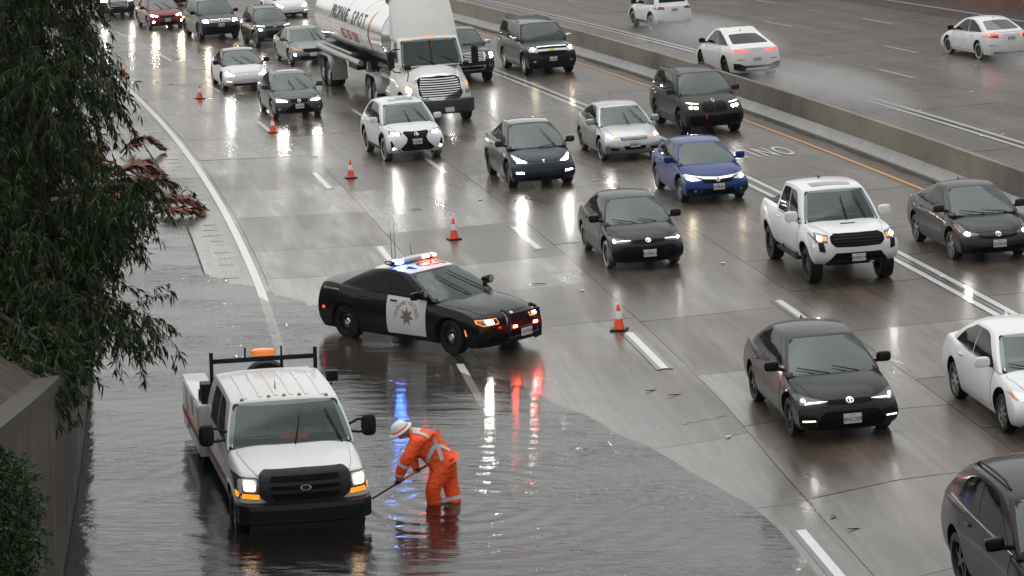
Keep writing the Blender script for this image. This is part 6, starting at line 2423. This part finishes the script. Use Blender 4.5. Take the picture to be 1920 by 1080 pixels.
def tape(path, w, nm='reflective_tape', mat=SILVERT, view=(0, -.75, .66), n=14):
    """strip laid on the cloth along a path, seen from the back"""
    vs, fs = [], []
    V_ = Vector(view).normalized()
    pts = [Vector(p) for p in path]
    seg = []
    tot = sum((b - a).length for a, b in zip(pts, pts[1:]))
    for k in range(n + 1):
        d_ = tot * k / n
        for a, b in zip(pts, pts[1:]):
            l_ = (b - a).length
            if d_ <= l_ + 1e-6:
                seg.append((a + (b - a) * (d_ / l_), (b - a).normalized()))
                break
            d_ -= l_
    for p, tdir in seg:
        s_ = tdir.cross(V_).normalized()
        for q in (-1, 0, 1):
            o_ = p + s_ * (w / 2 * q) + V_ * .6
            h_ = wbv.ray_cast(o_, -V_)
            if h_[0] is None:
                h_ = wbv.find_nearest(p + s_ * (w / 2 * q))
            vs.append(h_[0] + V_ * .012)
    for k in range(len(seg) - 1):
        for q in range(2):
            a = k * 3 + q
            fs.append((a, a + 1, a + 4, a + 3))
    me_ = mesh(vs, fs, 'tape', 60)
    return add(nm, me_, mat, wk)
def band(c0, c1, r, w=.05):
    a, b = Vector(c0), Vector(c1)
    d_ = (b - a).normalized()
    u = d_.cross(Vector((0, 1, 0))).normalized()
    v_ = d_.cross(u)
    vs, fs = [], []
    for k in range(18):
        t_ = 2 * math.pi * k / 18
        for q in (-1, 1):
            base_ = a + d_ * (w / 2 * q)
            dr = u * math.cos(t_) + v_ * math.sin(t_)
            h_ = wbv.ray_cast(base_ + dr * .3, -dr)
            rr_ = r
            if h_[0] is not None and (h_[0] - base_).length < r * 1.8:
                rr_ = (h_[0] - base_).length
            vs.append(base_ + dr * (rr_ + .006))
    for k in range(18):
        j = (k + 1) % 18
        fs.append((2 * k, 2 * k + 1, 2 * j + 1, 2 * j))
    return add('reflective_tape', mesh(vs, fs, 'band', 60), SILVERT, wk)
tape([(-.38, -.06, 1.25), (-.16, -.04, 1.12), (.0, -.08, .98), (.08, -.20, .80)], .06)
tape([(.20, -.04, .92), (.08, -.06, .97), (-.06, -.14, .96), (-.20, -.28, .80)], .06)
band((-.515, -.21, .75), (-.57, -.19, .64), .105)
band((-.58, -.17, .60), (-.60, -.125, .48), .09)
band((.25, .035, .16), (.27, .02, .06), .13, .06)
band((-.39, .26, .77), (-.38, .21, .68), .095)
tape([(-.36, -.08, 1.25), (-.34, .12, 1.25)], .17, 'hood_flap', HOODL, (-.15, -.6, .75), 6)
hat = lathe_mesh([(.178, -.012), (.182, .0), (.175, .012), (.135, .022), (.132, .05), (.118, .095), (.085, .13), (.045, .148), (0, .152)], 24)
ho = add('hard_hat', hat, HELM, wk, (-.575, .052, 1.235), (R(8), R(-34), 0), (1.12, .98, 1.0))
add('hat_band', lathe_mesh([(.136, .024), (.137, .026), (.1345, .045), (.133, .046)], 24), principled('hat_band_orange', (.8, .12, .02), .6), ho)
# face: nose, ears, brow under the brim
add('nose', blob_mesh((.03, .025, .035), (-.672, .045, 1.125), 1), SKIN, wk)
for sg in (-1, 1):
    add('ear', blob_mesh((.035, .015, .05), (-.555, .055 + sg * .098, 1.165), 1), SKIN, wk)
# hands closed round the handle
A_, B_ = Vector((-.26, .03, .625)), Vector((-1.02, -.20, .20))
tool = empty('pole_tool', 'dark long-handled pole tool held by the bending worker', 'tool')
add('handle', tube_mesh([A_ + (A_ - B_) * .12, A_, A_ + (B_ - A_) * .5, B_], .017, 8), principled('tool_grip', (.015, .015, .016), .5), tool)
add('handle_sleeve', tube_mesh([A_ + (B_ - A_) * .10, A_ + (B_ - A_) * .34], .0195, 8), principled('tool_orange', (.55, .22, .05), .5), tool)
blade = boxes_mesh([((0, 0, 0), (.03, .24, .26)), ((0, 0, .15), (.05, .08, .06))], .01)
add('blade', blade, STEEL, tool, B_ + Vector((-.10, -.03, -.10)), (0, R(-50), R(15)))
hd_ = (B_ - A_).normalized()
for (t_, wrist) in ((.48, Vector((-.615, -.105, .42))), (.08, Vector((-.32, .06, .57)))):
    cpt = A_ + (B_ - A_) * t_
    side_ = hd_.cross(Vector((0, 0, 1))).normalized()
    up_ = side_.cross(hd_)
    for k in range(4):
        base_ = cpt + hd_ * (-.033 + .022 * k)
        rr_ = .030
        ln = (.9, 1.0, .97, .8)[k]
        pts = [base_ + (side_ * math.cos(q) + up_ * math.sin(q)) * rr_ for q in [R(80) - R(200) * ln * m_ / 5 for m_ in range(6)]]
        add('finger', tube_mesh(pts, [.012, .012, .011, .010, .009, .007], 6), GLOVE, wk)
    base_ = cpt - hd_ * .045
    pts = [base_ + (side_ * math.cos(q) + up_ * math.sin(q)) * .031 for q in [R(95) + R(120) * m_ / 4 for m_ in range(5)]]
    add('thumb', tube_mesh(pts, [.014, .013, .012, .010, .008], 6), GLOVE, wk)
for o_ in (wk, tool):
    o_.location = (-1.16, 40.15, -.10)

# ------------------------------------------------------------------ small litter on the road
TWIG = principled('wet_twig', (.035, .02, .014), .6)
LEAFB = principled('brown_leaf', (.14, .05, .03), .6)
REDT = principled('red_brown_debris', (.16, .03, .02), .5)
for (s, o, ln, rz, lab, mat) in ((-4.19, 3.44, .38, .15, 'reddish brown stick lying on the slab near the lane dash', REDT), (-3.63, 3.11, .30, .05, 'thin dry twig just left of the reddish stick', TWIG),
                                 (20.4, 1.76, .42, .1, 'dark twig on the slab before the cone left of the white crossover', TWIG), (33.0, .5, .40, .3, 'dark twig on the road near the lane dash by the third cone', TWIG),
                                 (7.8, 2.84, .50, .1, 'dark knotted twig on the slab right of the police car light bar', TWIG), (-13.4, 4.4, .30, .0, 'short dark twig on the joint near the lower right dash', TWIG),
                                 (58.6, -1.5, .40, .1, 'dark twig far up the closed lane between two cones', TWIG)):
    ln *= .75
    bm = bmesh.new()
    pts = [Vector(((k / 6 - .5) * ln, srnd.uniform(-.004, .004), .010 + srnd.uniform(0, .003))) for k in range(7)]
    tube_bm(bm, pts, [.004, .008, .009, .010, .009, .007, .003], 6)
    o_ = add('twig', bm_mesh(bm, 'twig', 60), mat)
    tag(o_, lab, 'twig', 'twigs scattered on the road')
    o_.location = P3(s, o, .006)
    o_.rotation_euler = (0, 0, heading(s) + rz)
for (s, o, lab) in ((-12.6, 4.27, 'curled brown leaf on the slab right of the lower dash'), (-7.4, 3.74, 'pale scrap of litter on the slab below the reddish stick')):
    bm = grid_poly([(-.07, 0), (-.03, -.035), (.03, -.04), (.08, 0), (.03, .04), (-.03, .03)], .03, .03)
    for v in bm.verts:
        v.co.z = .01 + 7 * v.co.y ** 2 + 2 * v.co.x ** 2
    o_ = tag(add('fallen_leaf' if 'leaf' in lab else 'litter_scrap', bm_mesh(bm, 'leaf', 60), LEAFB if 'leaf' in lab else PLATE), lab, 'leaf' if 'leaf' in lab else 'litter')
    o_.location = P3(s, o, .008)
    o_.rotation_euler = (0, 0, .6)
# ------------------------------------------------------------------ plants
def at_px(px, py, Y):
    """world point at forward distance Y on the sight line of a photograph pixel"""
    a = (px - 960) / CAM_F
    b = (py - 540) / CAM_F
    dy = math.cos(_th) - b * math.sin(_th)
    dz = -math.sin(_th) - b * math.cos(_th)
    return Vector((a * Y / dy, Y, CAM_H + dz * Y / dy))

def leaf_mat(name, stops, rough=.42):
    m = principled(name, (.04, .06, .02), rough, spec=.22)
    r = N(m, 'ShaderNodeNewGeometry').outputs['Random Per Island']
    LK(m, ramp(m, r, stops), bsdf(m).inputs['Base Color'])
    bsdf(m).inputs['Subsurface Weight'].default_value = 0
    return m

def leaves(base, dirs, ln, wd, rng, curl=.25):
    """numpy arrays -> one mesh of bent blades"""
    n = len(base)
    d = dirs / np.linalg.norm(dirs, axis=1, keepdims=True)
    r = rng.normal(size=(n, 3))
    s = np.cross(d, r)
    s /= np.linalg.norm(s, axis=1, keepdims=True)
    nn = np.cross(s, d)
    L = ln[:, None]
    W = wd[:, None]
    c = curl * rng.uniform(-1, 1, size=(n, 1))
    p0 = base
    p1 = base + d * L * .45 + s * W * .5 + nn * L * .03
    p2 = base + d * L * .45 - s * W * .5 + nn * L * .03
    p3 = base + d * L * .97 + nn * L * c * .5 + np.array([0, 0, -1.0]) * L * .12
    pm = base + d * L * .45 - nn * W * .10
    V = np.stack([p0, p1, pm, p2, p3], 1).reshape(-1, 3)
    k = np.arange(n)[:, None] * 5
    F = np.concatenate([k + np.array([[0, 2, 1]]), k + np.array([[0, 3, 2]]), k + np.array([[1, 2, 4]]), k + np.array([[2, 3, 4]])], 0)
    me = bpy.data.meshes.new('leaves')
    me.vertices.add(len(V))
    me.vertices.foreach_set('co', V.astype(np.float32).ravel())
    me.loops.add(F.size)
    me.loops.foreach_set('vertex_index', F.ravel().astype(np.int32))
    me.polygons.add(len(F))
    me.polygons.foreach_set('loop_start', np.arange(0, F.size, 3, dtype=np.int32))
    me.update(calc_edges=True)
    return me

BARK = principled('bark', (.05, .04, .032), .85)
_v = coords(BARK)
LK(BARK, ramp(BARK, noise(BARK, mapping(BARK, _v, (3, 3, .5)), 4, 6, .7), [(.3, (.025, .02, .016)), (.7, (.085, .07, .055))]), bsdf(BARK).inputs['Base Color'])
LK(BARK, bump(BARK, noise(BARK, mapping(BARK, _v, (4, 4, .6)), 6, 5, .7), .8, .05), bsdf(BARK).inputs['Normal'])
LEAF1 = leaf_mat('dark_leaf', [(0, (.005, .013, .002)), (.45, (.013, .031, .005)), (.85, (.030, .054, .008)), (1, (.085, .085, .016))])
LEAF2 = leaf_mat('shrub_leaf', [(0, (.012, .030, .010)), (.6, (.028, .060, .018)), (1, (.055, .10, .03))])

def tree(name, label, lobes, trunk_base, leafm, ntw, per, ln, wd, seed, droop=.75, trunk_r=.2, tw_len=(.35, .85), cat='tree', spread=1.0):
    rng = np.random.default_rng(seed)
    t = empty(name, label, cat)
    B, D = [], []
    vol = np.array([l[1][0] * l[1][1] * l[1][2] for l in lobes]) ** .75
    cnt = np.maximum(ntw // 75, (ntw * vol / vol.sum()).astype(int))
    bm = bmesh.new()
    tb = Vector(trunk_base)
    top = sum((l[0] for l in lobes), Vector()) / len(lobes)
    fork = tb + (Vector((tb.x, tb.y, top.z)) - tb) * .55
    tube_bm(bm, [tb - Vector((0, 0, .5)), tb + (fork - tb) * .5 + Vector((.08, .05, 0)), fork], [trunk_r, trunk_r * .85, trunk_r * .7], 10)
    for (c, r), k in zip(lobes, cnt):
        mid = fork.lerp(c, .5) + Vector((0, 0, .35))
        tube_bm(bm, [fork, mid, c], [trunk_r * .5, trunk_r * .3, .03], 7)
        # points in the lobe, more to its skin
        q = rng.normal(size=(k, 3))
        q /= np.linalg.norm(q, axis=1, keepdims=True)
        rad = rng.uniform(.25, 1.0, size=(k, 1)) ** .55
        st = np.array(c) + q * rad * np.array(r)
        for i in range(k):
            tl = rng.uniform(*tw_len)
            d0 = q[i] * np.array([1, 1, .5]) * spread + np.array([0, 0, -.25]) + rng.normal(size=3) * .35
            d0 /= np.linalg.norm(d0)
            pts = []
            p = st[i].copy()
            for m in range(5):
                pts.append(Vector(p))
                d0 = d0 + np.array([0, 0, -droop * .35])
                d0 /= np.linalg.norm(d0)
                p = p + d0 * tl / 4
            if i % 3 == 0:
                tube_bm(bm, pts, [.010, .008, .006, .004, .002], 4)
            nl = per
            ts = rng.uniform(.05, 1.0, nl) * 3.999
            i0 = ts.astype(int)
            f = (ts - i0)[:, None]
            P_ = np.array([list(x) for x in pts])
            pos = P_[i0] * (1 - f) + P_[i0 + 1] * f
            dd = rng.normal(size=(nl, 3)) * .55 + (P_[i0 + 1] - P_[i0]) / (tl / 4) * .55 + np.array([0, 0, -droop])
            B.append(pos)
            D.append(dd)
        # boughs of the lobe
    B = np.concatenate(B)
    D = np.concatenate(D)
    n = len(B)
    me = leaves(B, D, rng.uniform(*ln, n), rng.uniform(*wd, n), rng)
    cr = add('crown', me, leafm, t)
    cr['kind'] = 'stuff'
    add('trunk', bm_mesh(bm, 'trunk', 60), BARK, t)
    return t

def lobe(px, py, Y, rx, ry, rz):
    return (at_px(px, py, Y), (rx, ry, rz))

tree('overhanging_tree', 'dark drooping narrow-leaved tree overhanging the gutter along the left edge',
     [lobe(40, 60, 42, 1.05, 1.8, 1.1), lobe(-70, 200, 42, 1.5, 1.8, 1.6), lobe(105, 165, 41, .85, 1.4, .75), lobe(60, 320, 41, .90, 1.5, .9), lobe(50, 460, 40, 1.0, 1.5, .9),
      lobe(235, 345, 40, .45, .5, .20), lobe(180, 375, 40, .5, .6, .3), lobe(200, 440, 40, .25, .4, .25), lobe(95, 560, 39, .70, 1.0, .6), lobe(225, 600, 39, .50, .45, .20), lobe(155, 590, 39, .5, .6, .3), lobe(35, 660, 38, .62, .8, .42), lobe(-80, 450, 40, 1.3, 1.5, 2.0),
      lobe(30, -90, 42, 1.2, 1.6, .9), lobe(150, 480, 40, .35, .5, .4), lobe(-200, 100, 43, 2.0, 2.0, 2.0), lobe(20, 690, 36.5, .45, .6, .30), lobe(-30, 620, 38, .8, .8, .6), lobe(75, 640, 37.5, .4, .5, .35), lobe(25, 715, 35.8, .5, .6, .22), lobe(85, 680, 37, .35, .5, .25), lobe(-30, 700, 36.5, .6, .6, .35)],
     (-10.6, 42.5, 2.2), LEAF1, 4300, 30, (.09, .21), (.018, .038), 5, droop=.8, trunk_r=.24)
tree('hanging_shrub', 'leafy green shrub hanging over the wall in the lower left corner',
     [lobe(0, 950, 25.2, .26, .5, .34), lobe(5, 1040, 24.6, .24, .5, .34), lobe(-10, 890, 25.8, .22, .5, .2), lobe(20, 990, 24.8, .16, .3, .3)],
     (-5.4, 25.6, 3.9), LEAF2, 520, 26, (.05, .085), (.014, .022), 9, droop=.1, trunk_r=.05, tw_len=(.12, .28), cat='shrub')
tree('wall_shrub', 'dark leafy bush on the wall top below the overhanging tree', [lobe(30, 730, 37.5, .55, .6, .25), lobe(-40, 700, 38, .6, .6, .4)],
     (-8.4, 38.3, 2.2), LEAF1, 200, 24, (.06, .12), (.018, .03), 12, droop=.2, trunk_r=.05, tw_len=(.15, .4), cat='shrub')

# ---- fallen palm fronds in the gutter
FROND = leaf_mat('dead_frond', [(0, (.050, .016, .009)), (.5, (.13, .040, .020)), (1, (.24, .095, .045))], .5)
frng = np.random.default_rng(3)
def frond(s, o, ang, ln, label, lift=.12):
    """arched midrib with drooping leaflets to both sides"""
    bm = bmesh.new()
    pts = [Vector((ln * t, 0, .05 + lift * math.sin(math.pi * min(1, t * 1.1)))) for t in [k / 9 for k in range(10)]]
    tube_bm(bm, pts, [.045 - .004 * k for k in range(10)], 6)
    fr = empty('palm_frond', label, 'palm frond', 'dead palm fronds in the gutter')
    add('midrib', bm_mesh(bm, 'midrib', 60), FROND, fr)
    for k in range(30):
        t = .10 + .82 * k / 29
        i = min(8, int(t * 9))
        p = pts[i].lerp(pts[i + 1], t * 9 - i)
        for sg in (-1, 1):
            l = ln * .42 * (1 - .55 * t) * frng.uniform(.6, 1.15)
            a = frng.uniform(.35, 1.0)
            w = frng.uniform(.07, .15)
            d1 = Vector((math.cos(a), sg * math.sin(a), frng.uniform(-.1, .35)))
            q1 = p + d1 * l * .5
            q2 = p + d1 * l
            q2.z = max(.012, q2.z - l * frng.uniform(.2, .6))
            q1.z = max(.02, q1.z)
            sd = Vector((-d1.y, d1.x, frng.uniform(-.6, .6))).normalized() * w
            me = mesh([p - sd * .4, p + sd * .4, q1 + sd, q1 - sd, q2], [(0, 1, 2, 3), (3, 2, 4)])
            add('leaflet', me, FROND, fr)
    fr.location = P3(s, o, .02)
    fr.rotation_euler = (0, 0, heading(s) + R(ang))
for s, o, ang, ln, lab, lf in ((35.2, -5.5, 15, 1.5, 'dead palm frond with upturned end, farthest in the gutter', .45), (32.5, -5.9, 160, 1.6, 'reddish dead palm frond just below the upturned one', .25),
                               (29.0, -6.3, 20, 1.9, 'broad brown dead palm frond in the middle of the gutter pile', .30), (26.0, -6.6, 40, 1.6, 'dead palm frond half hidden by the tree leaves', .2),
                               (22.3, -5.3, -25, 1.5, 'curled dead palm frond at the concrete edge', .35), (21.4, -5.3, -12, 1.35, 'lowest dead palm frond, pointing out over the wet shoulder', .12),
                               (23.5, -6.3, 70, 1.5, 'dark dead palm frond under the hanging branch', .2), (30.8, -6.7, -60, 1.4, 'dull brown dead palm frond against the bank', .2),
                               (34.0, -6.2, 100, 1.7, 'dark red dead palm frond beside the upturned one', .35), (27.4, -5.7, -40, 1.7, 'folded dead palm frond lying across the gutter pile', .3),
                               (24.6, -5.5, 150, 1.6, 'rust coloured dead palm frond under the leafy branch', .25), (31.8, -5.2, -70, 1.2, 'short dead palm frond nearest the road above the branch', .2)):
    frond(s, o, ang, ln, lab, lf)
# weeds on the gutter edge
for s, o in ((29.5, -4.8), (31.2, -4.75), (18.5, -6.4)):
    rng = np.random.default_rng(int(s * 10))
    n = 40
    b = np.array(P3(s, o, .0))[None, :] + np.c_[rng.normal(size=(n, 2)) * .06, np.zeros(n)]
    d = np.c_[rng.normal(size=(n, 2)) * .5, rng.uniform(.6, 1.2, n)]
    w_ = add('weed', leaves(b, d, rng.uniform(.15, .38, n), rng.uniform(.02, .03, n), rng), LEAF2)
    tag(w_, {29.5: 'small green weed tuft at the concrete edge by the fronds', 31.2: 'thin green weed tuft above the frond pile', 18.5: 'low green weed in the gutter near the branch'}[s], 'weed')

# ------------------------------------------------------------------ the overpass we stand on
ov = empty('overpass', 'concrete overpass deck crossing above the freeway behind the viewpoint', 'bridge')
OVM = principled('overpass_concrete', (.20, .19, .175), .8)
add('deck', box_mesh((8, -8.2, 7.55), (110, 13.4, 1.5)), OVM, ov)
add('parapet', box_mesh((8, -1.55, 8.75), (110, .28, .9)), OVM, ov)
for x in (-14, 14.5, 50):
    add('pier', box_mesh((x, -8, 3.0), (1.6, 6.0, 8.0), None, .1), OVM, ov)

# ------------------------------------------------------------------ road spray behind the moving cars and thin rain haze
def spray_mat(name, dens):
    m = bpy.data.materials.new(name)
    m.use_nodes = True
    nt = m.node_tree
    nt.nodes.clear()
    out = nt.nodes.new('ShaderNodeOutputMaterial')
    vol = nt.nodes.new('ShaderNodeVolumePrincipled')
    vol.inputs['Color'].default_value = (.97, .96, .95, 1)
    vol.inputs['Anisotropy'].default_value = .2
    tc = nt.nodes.new('ShaderNodeTexCoord').outputs['Object']
    ln = N(m, 'ShaderNodeVectorMath')
    ln.operation = 'LENGTH'
    LK(m, tc, ln.inputs[0])
    fall = fmath(m, 'MAXIMUM', fmath(m, 'SUBTRACT', 1.0, ln.outputs['Value']), 0)
    nz = noise(m, mapping(m, tc, (4.0, 2.0, 2.2)), 1.8, 6, .7)
    d = fmath(m, 'MULTIPLY', fmath(m, 'POWER', fall, 1.2), fmath(m, 'MULTIPLY', ramp(m, nz, [(.32, (.12, .12, .12)), (.68, (1, 1, 1))]), dens))
    LK(m, d, vol.inputs['Density'])
    nt.links.new(vol.outputs[0], out.inputs['Volume'])
    return m
SPRAY = spray_mat('road_spray', 1.0)
ico = bmesh.new()
bmesh.ops.create_icosphere(ico, subdivisions=3, radius=1.0)
ico_me = bm_mesh(ico, 'puff')
for s, o, sz, lab in ((37.5, 19.2, (8.5, 2.2, 1.1), 'pale road spray trailing the coupe-roofed crossover'), (59.5, 22.0, (9.0, 2.4, 1.0), 'pale road spray trailing the farthest white crossover'), (40.0, 28.7, (6.0, 1.8, .6), 'faint road spray behind the white sedan on the far carriageway')):
    q = add('road_spray', ico_me, SPRAY)
    q.location = P3(s, o, .25)
    q.rotation_euler = (R(3), 0, heading(s) + math.pi / 2)
    q.scale = sz
    tag(q, lab, 'spray', kind='stuff')
HZ = bpy.data.materials.new('rain_haze')
HZ.use_nodes = True
HZ.node_tree.nodes.clear()
_o = HZ.node_tree.nodes.new('ShaderNodeOutputMaterial')
_p = HZ.node_tree.nodes.new('ShaderNodeVolumePrincipled')
_p.inputs['Color'].default_value = (.90, .93, .97, 1)
_p.inputs['Density'].default_value = .00012
_p.inputs['Anisotropy'].default_value = .3
HZ.node_tree.links.new(_p.outputs[0], _o.inputs['Volume'])
hz = add('haze', box_mesh((0, 450, 24), (1600, 1500, 60)), HZ)
tag(hz, 'thin grey rain haze filling the air', 'haze', kind='stuff')
bpy.data.scenes.remove(TMP)
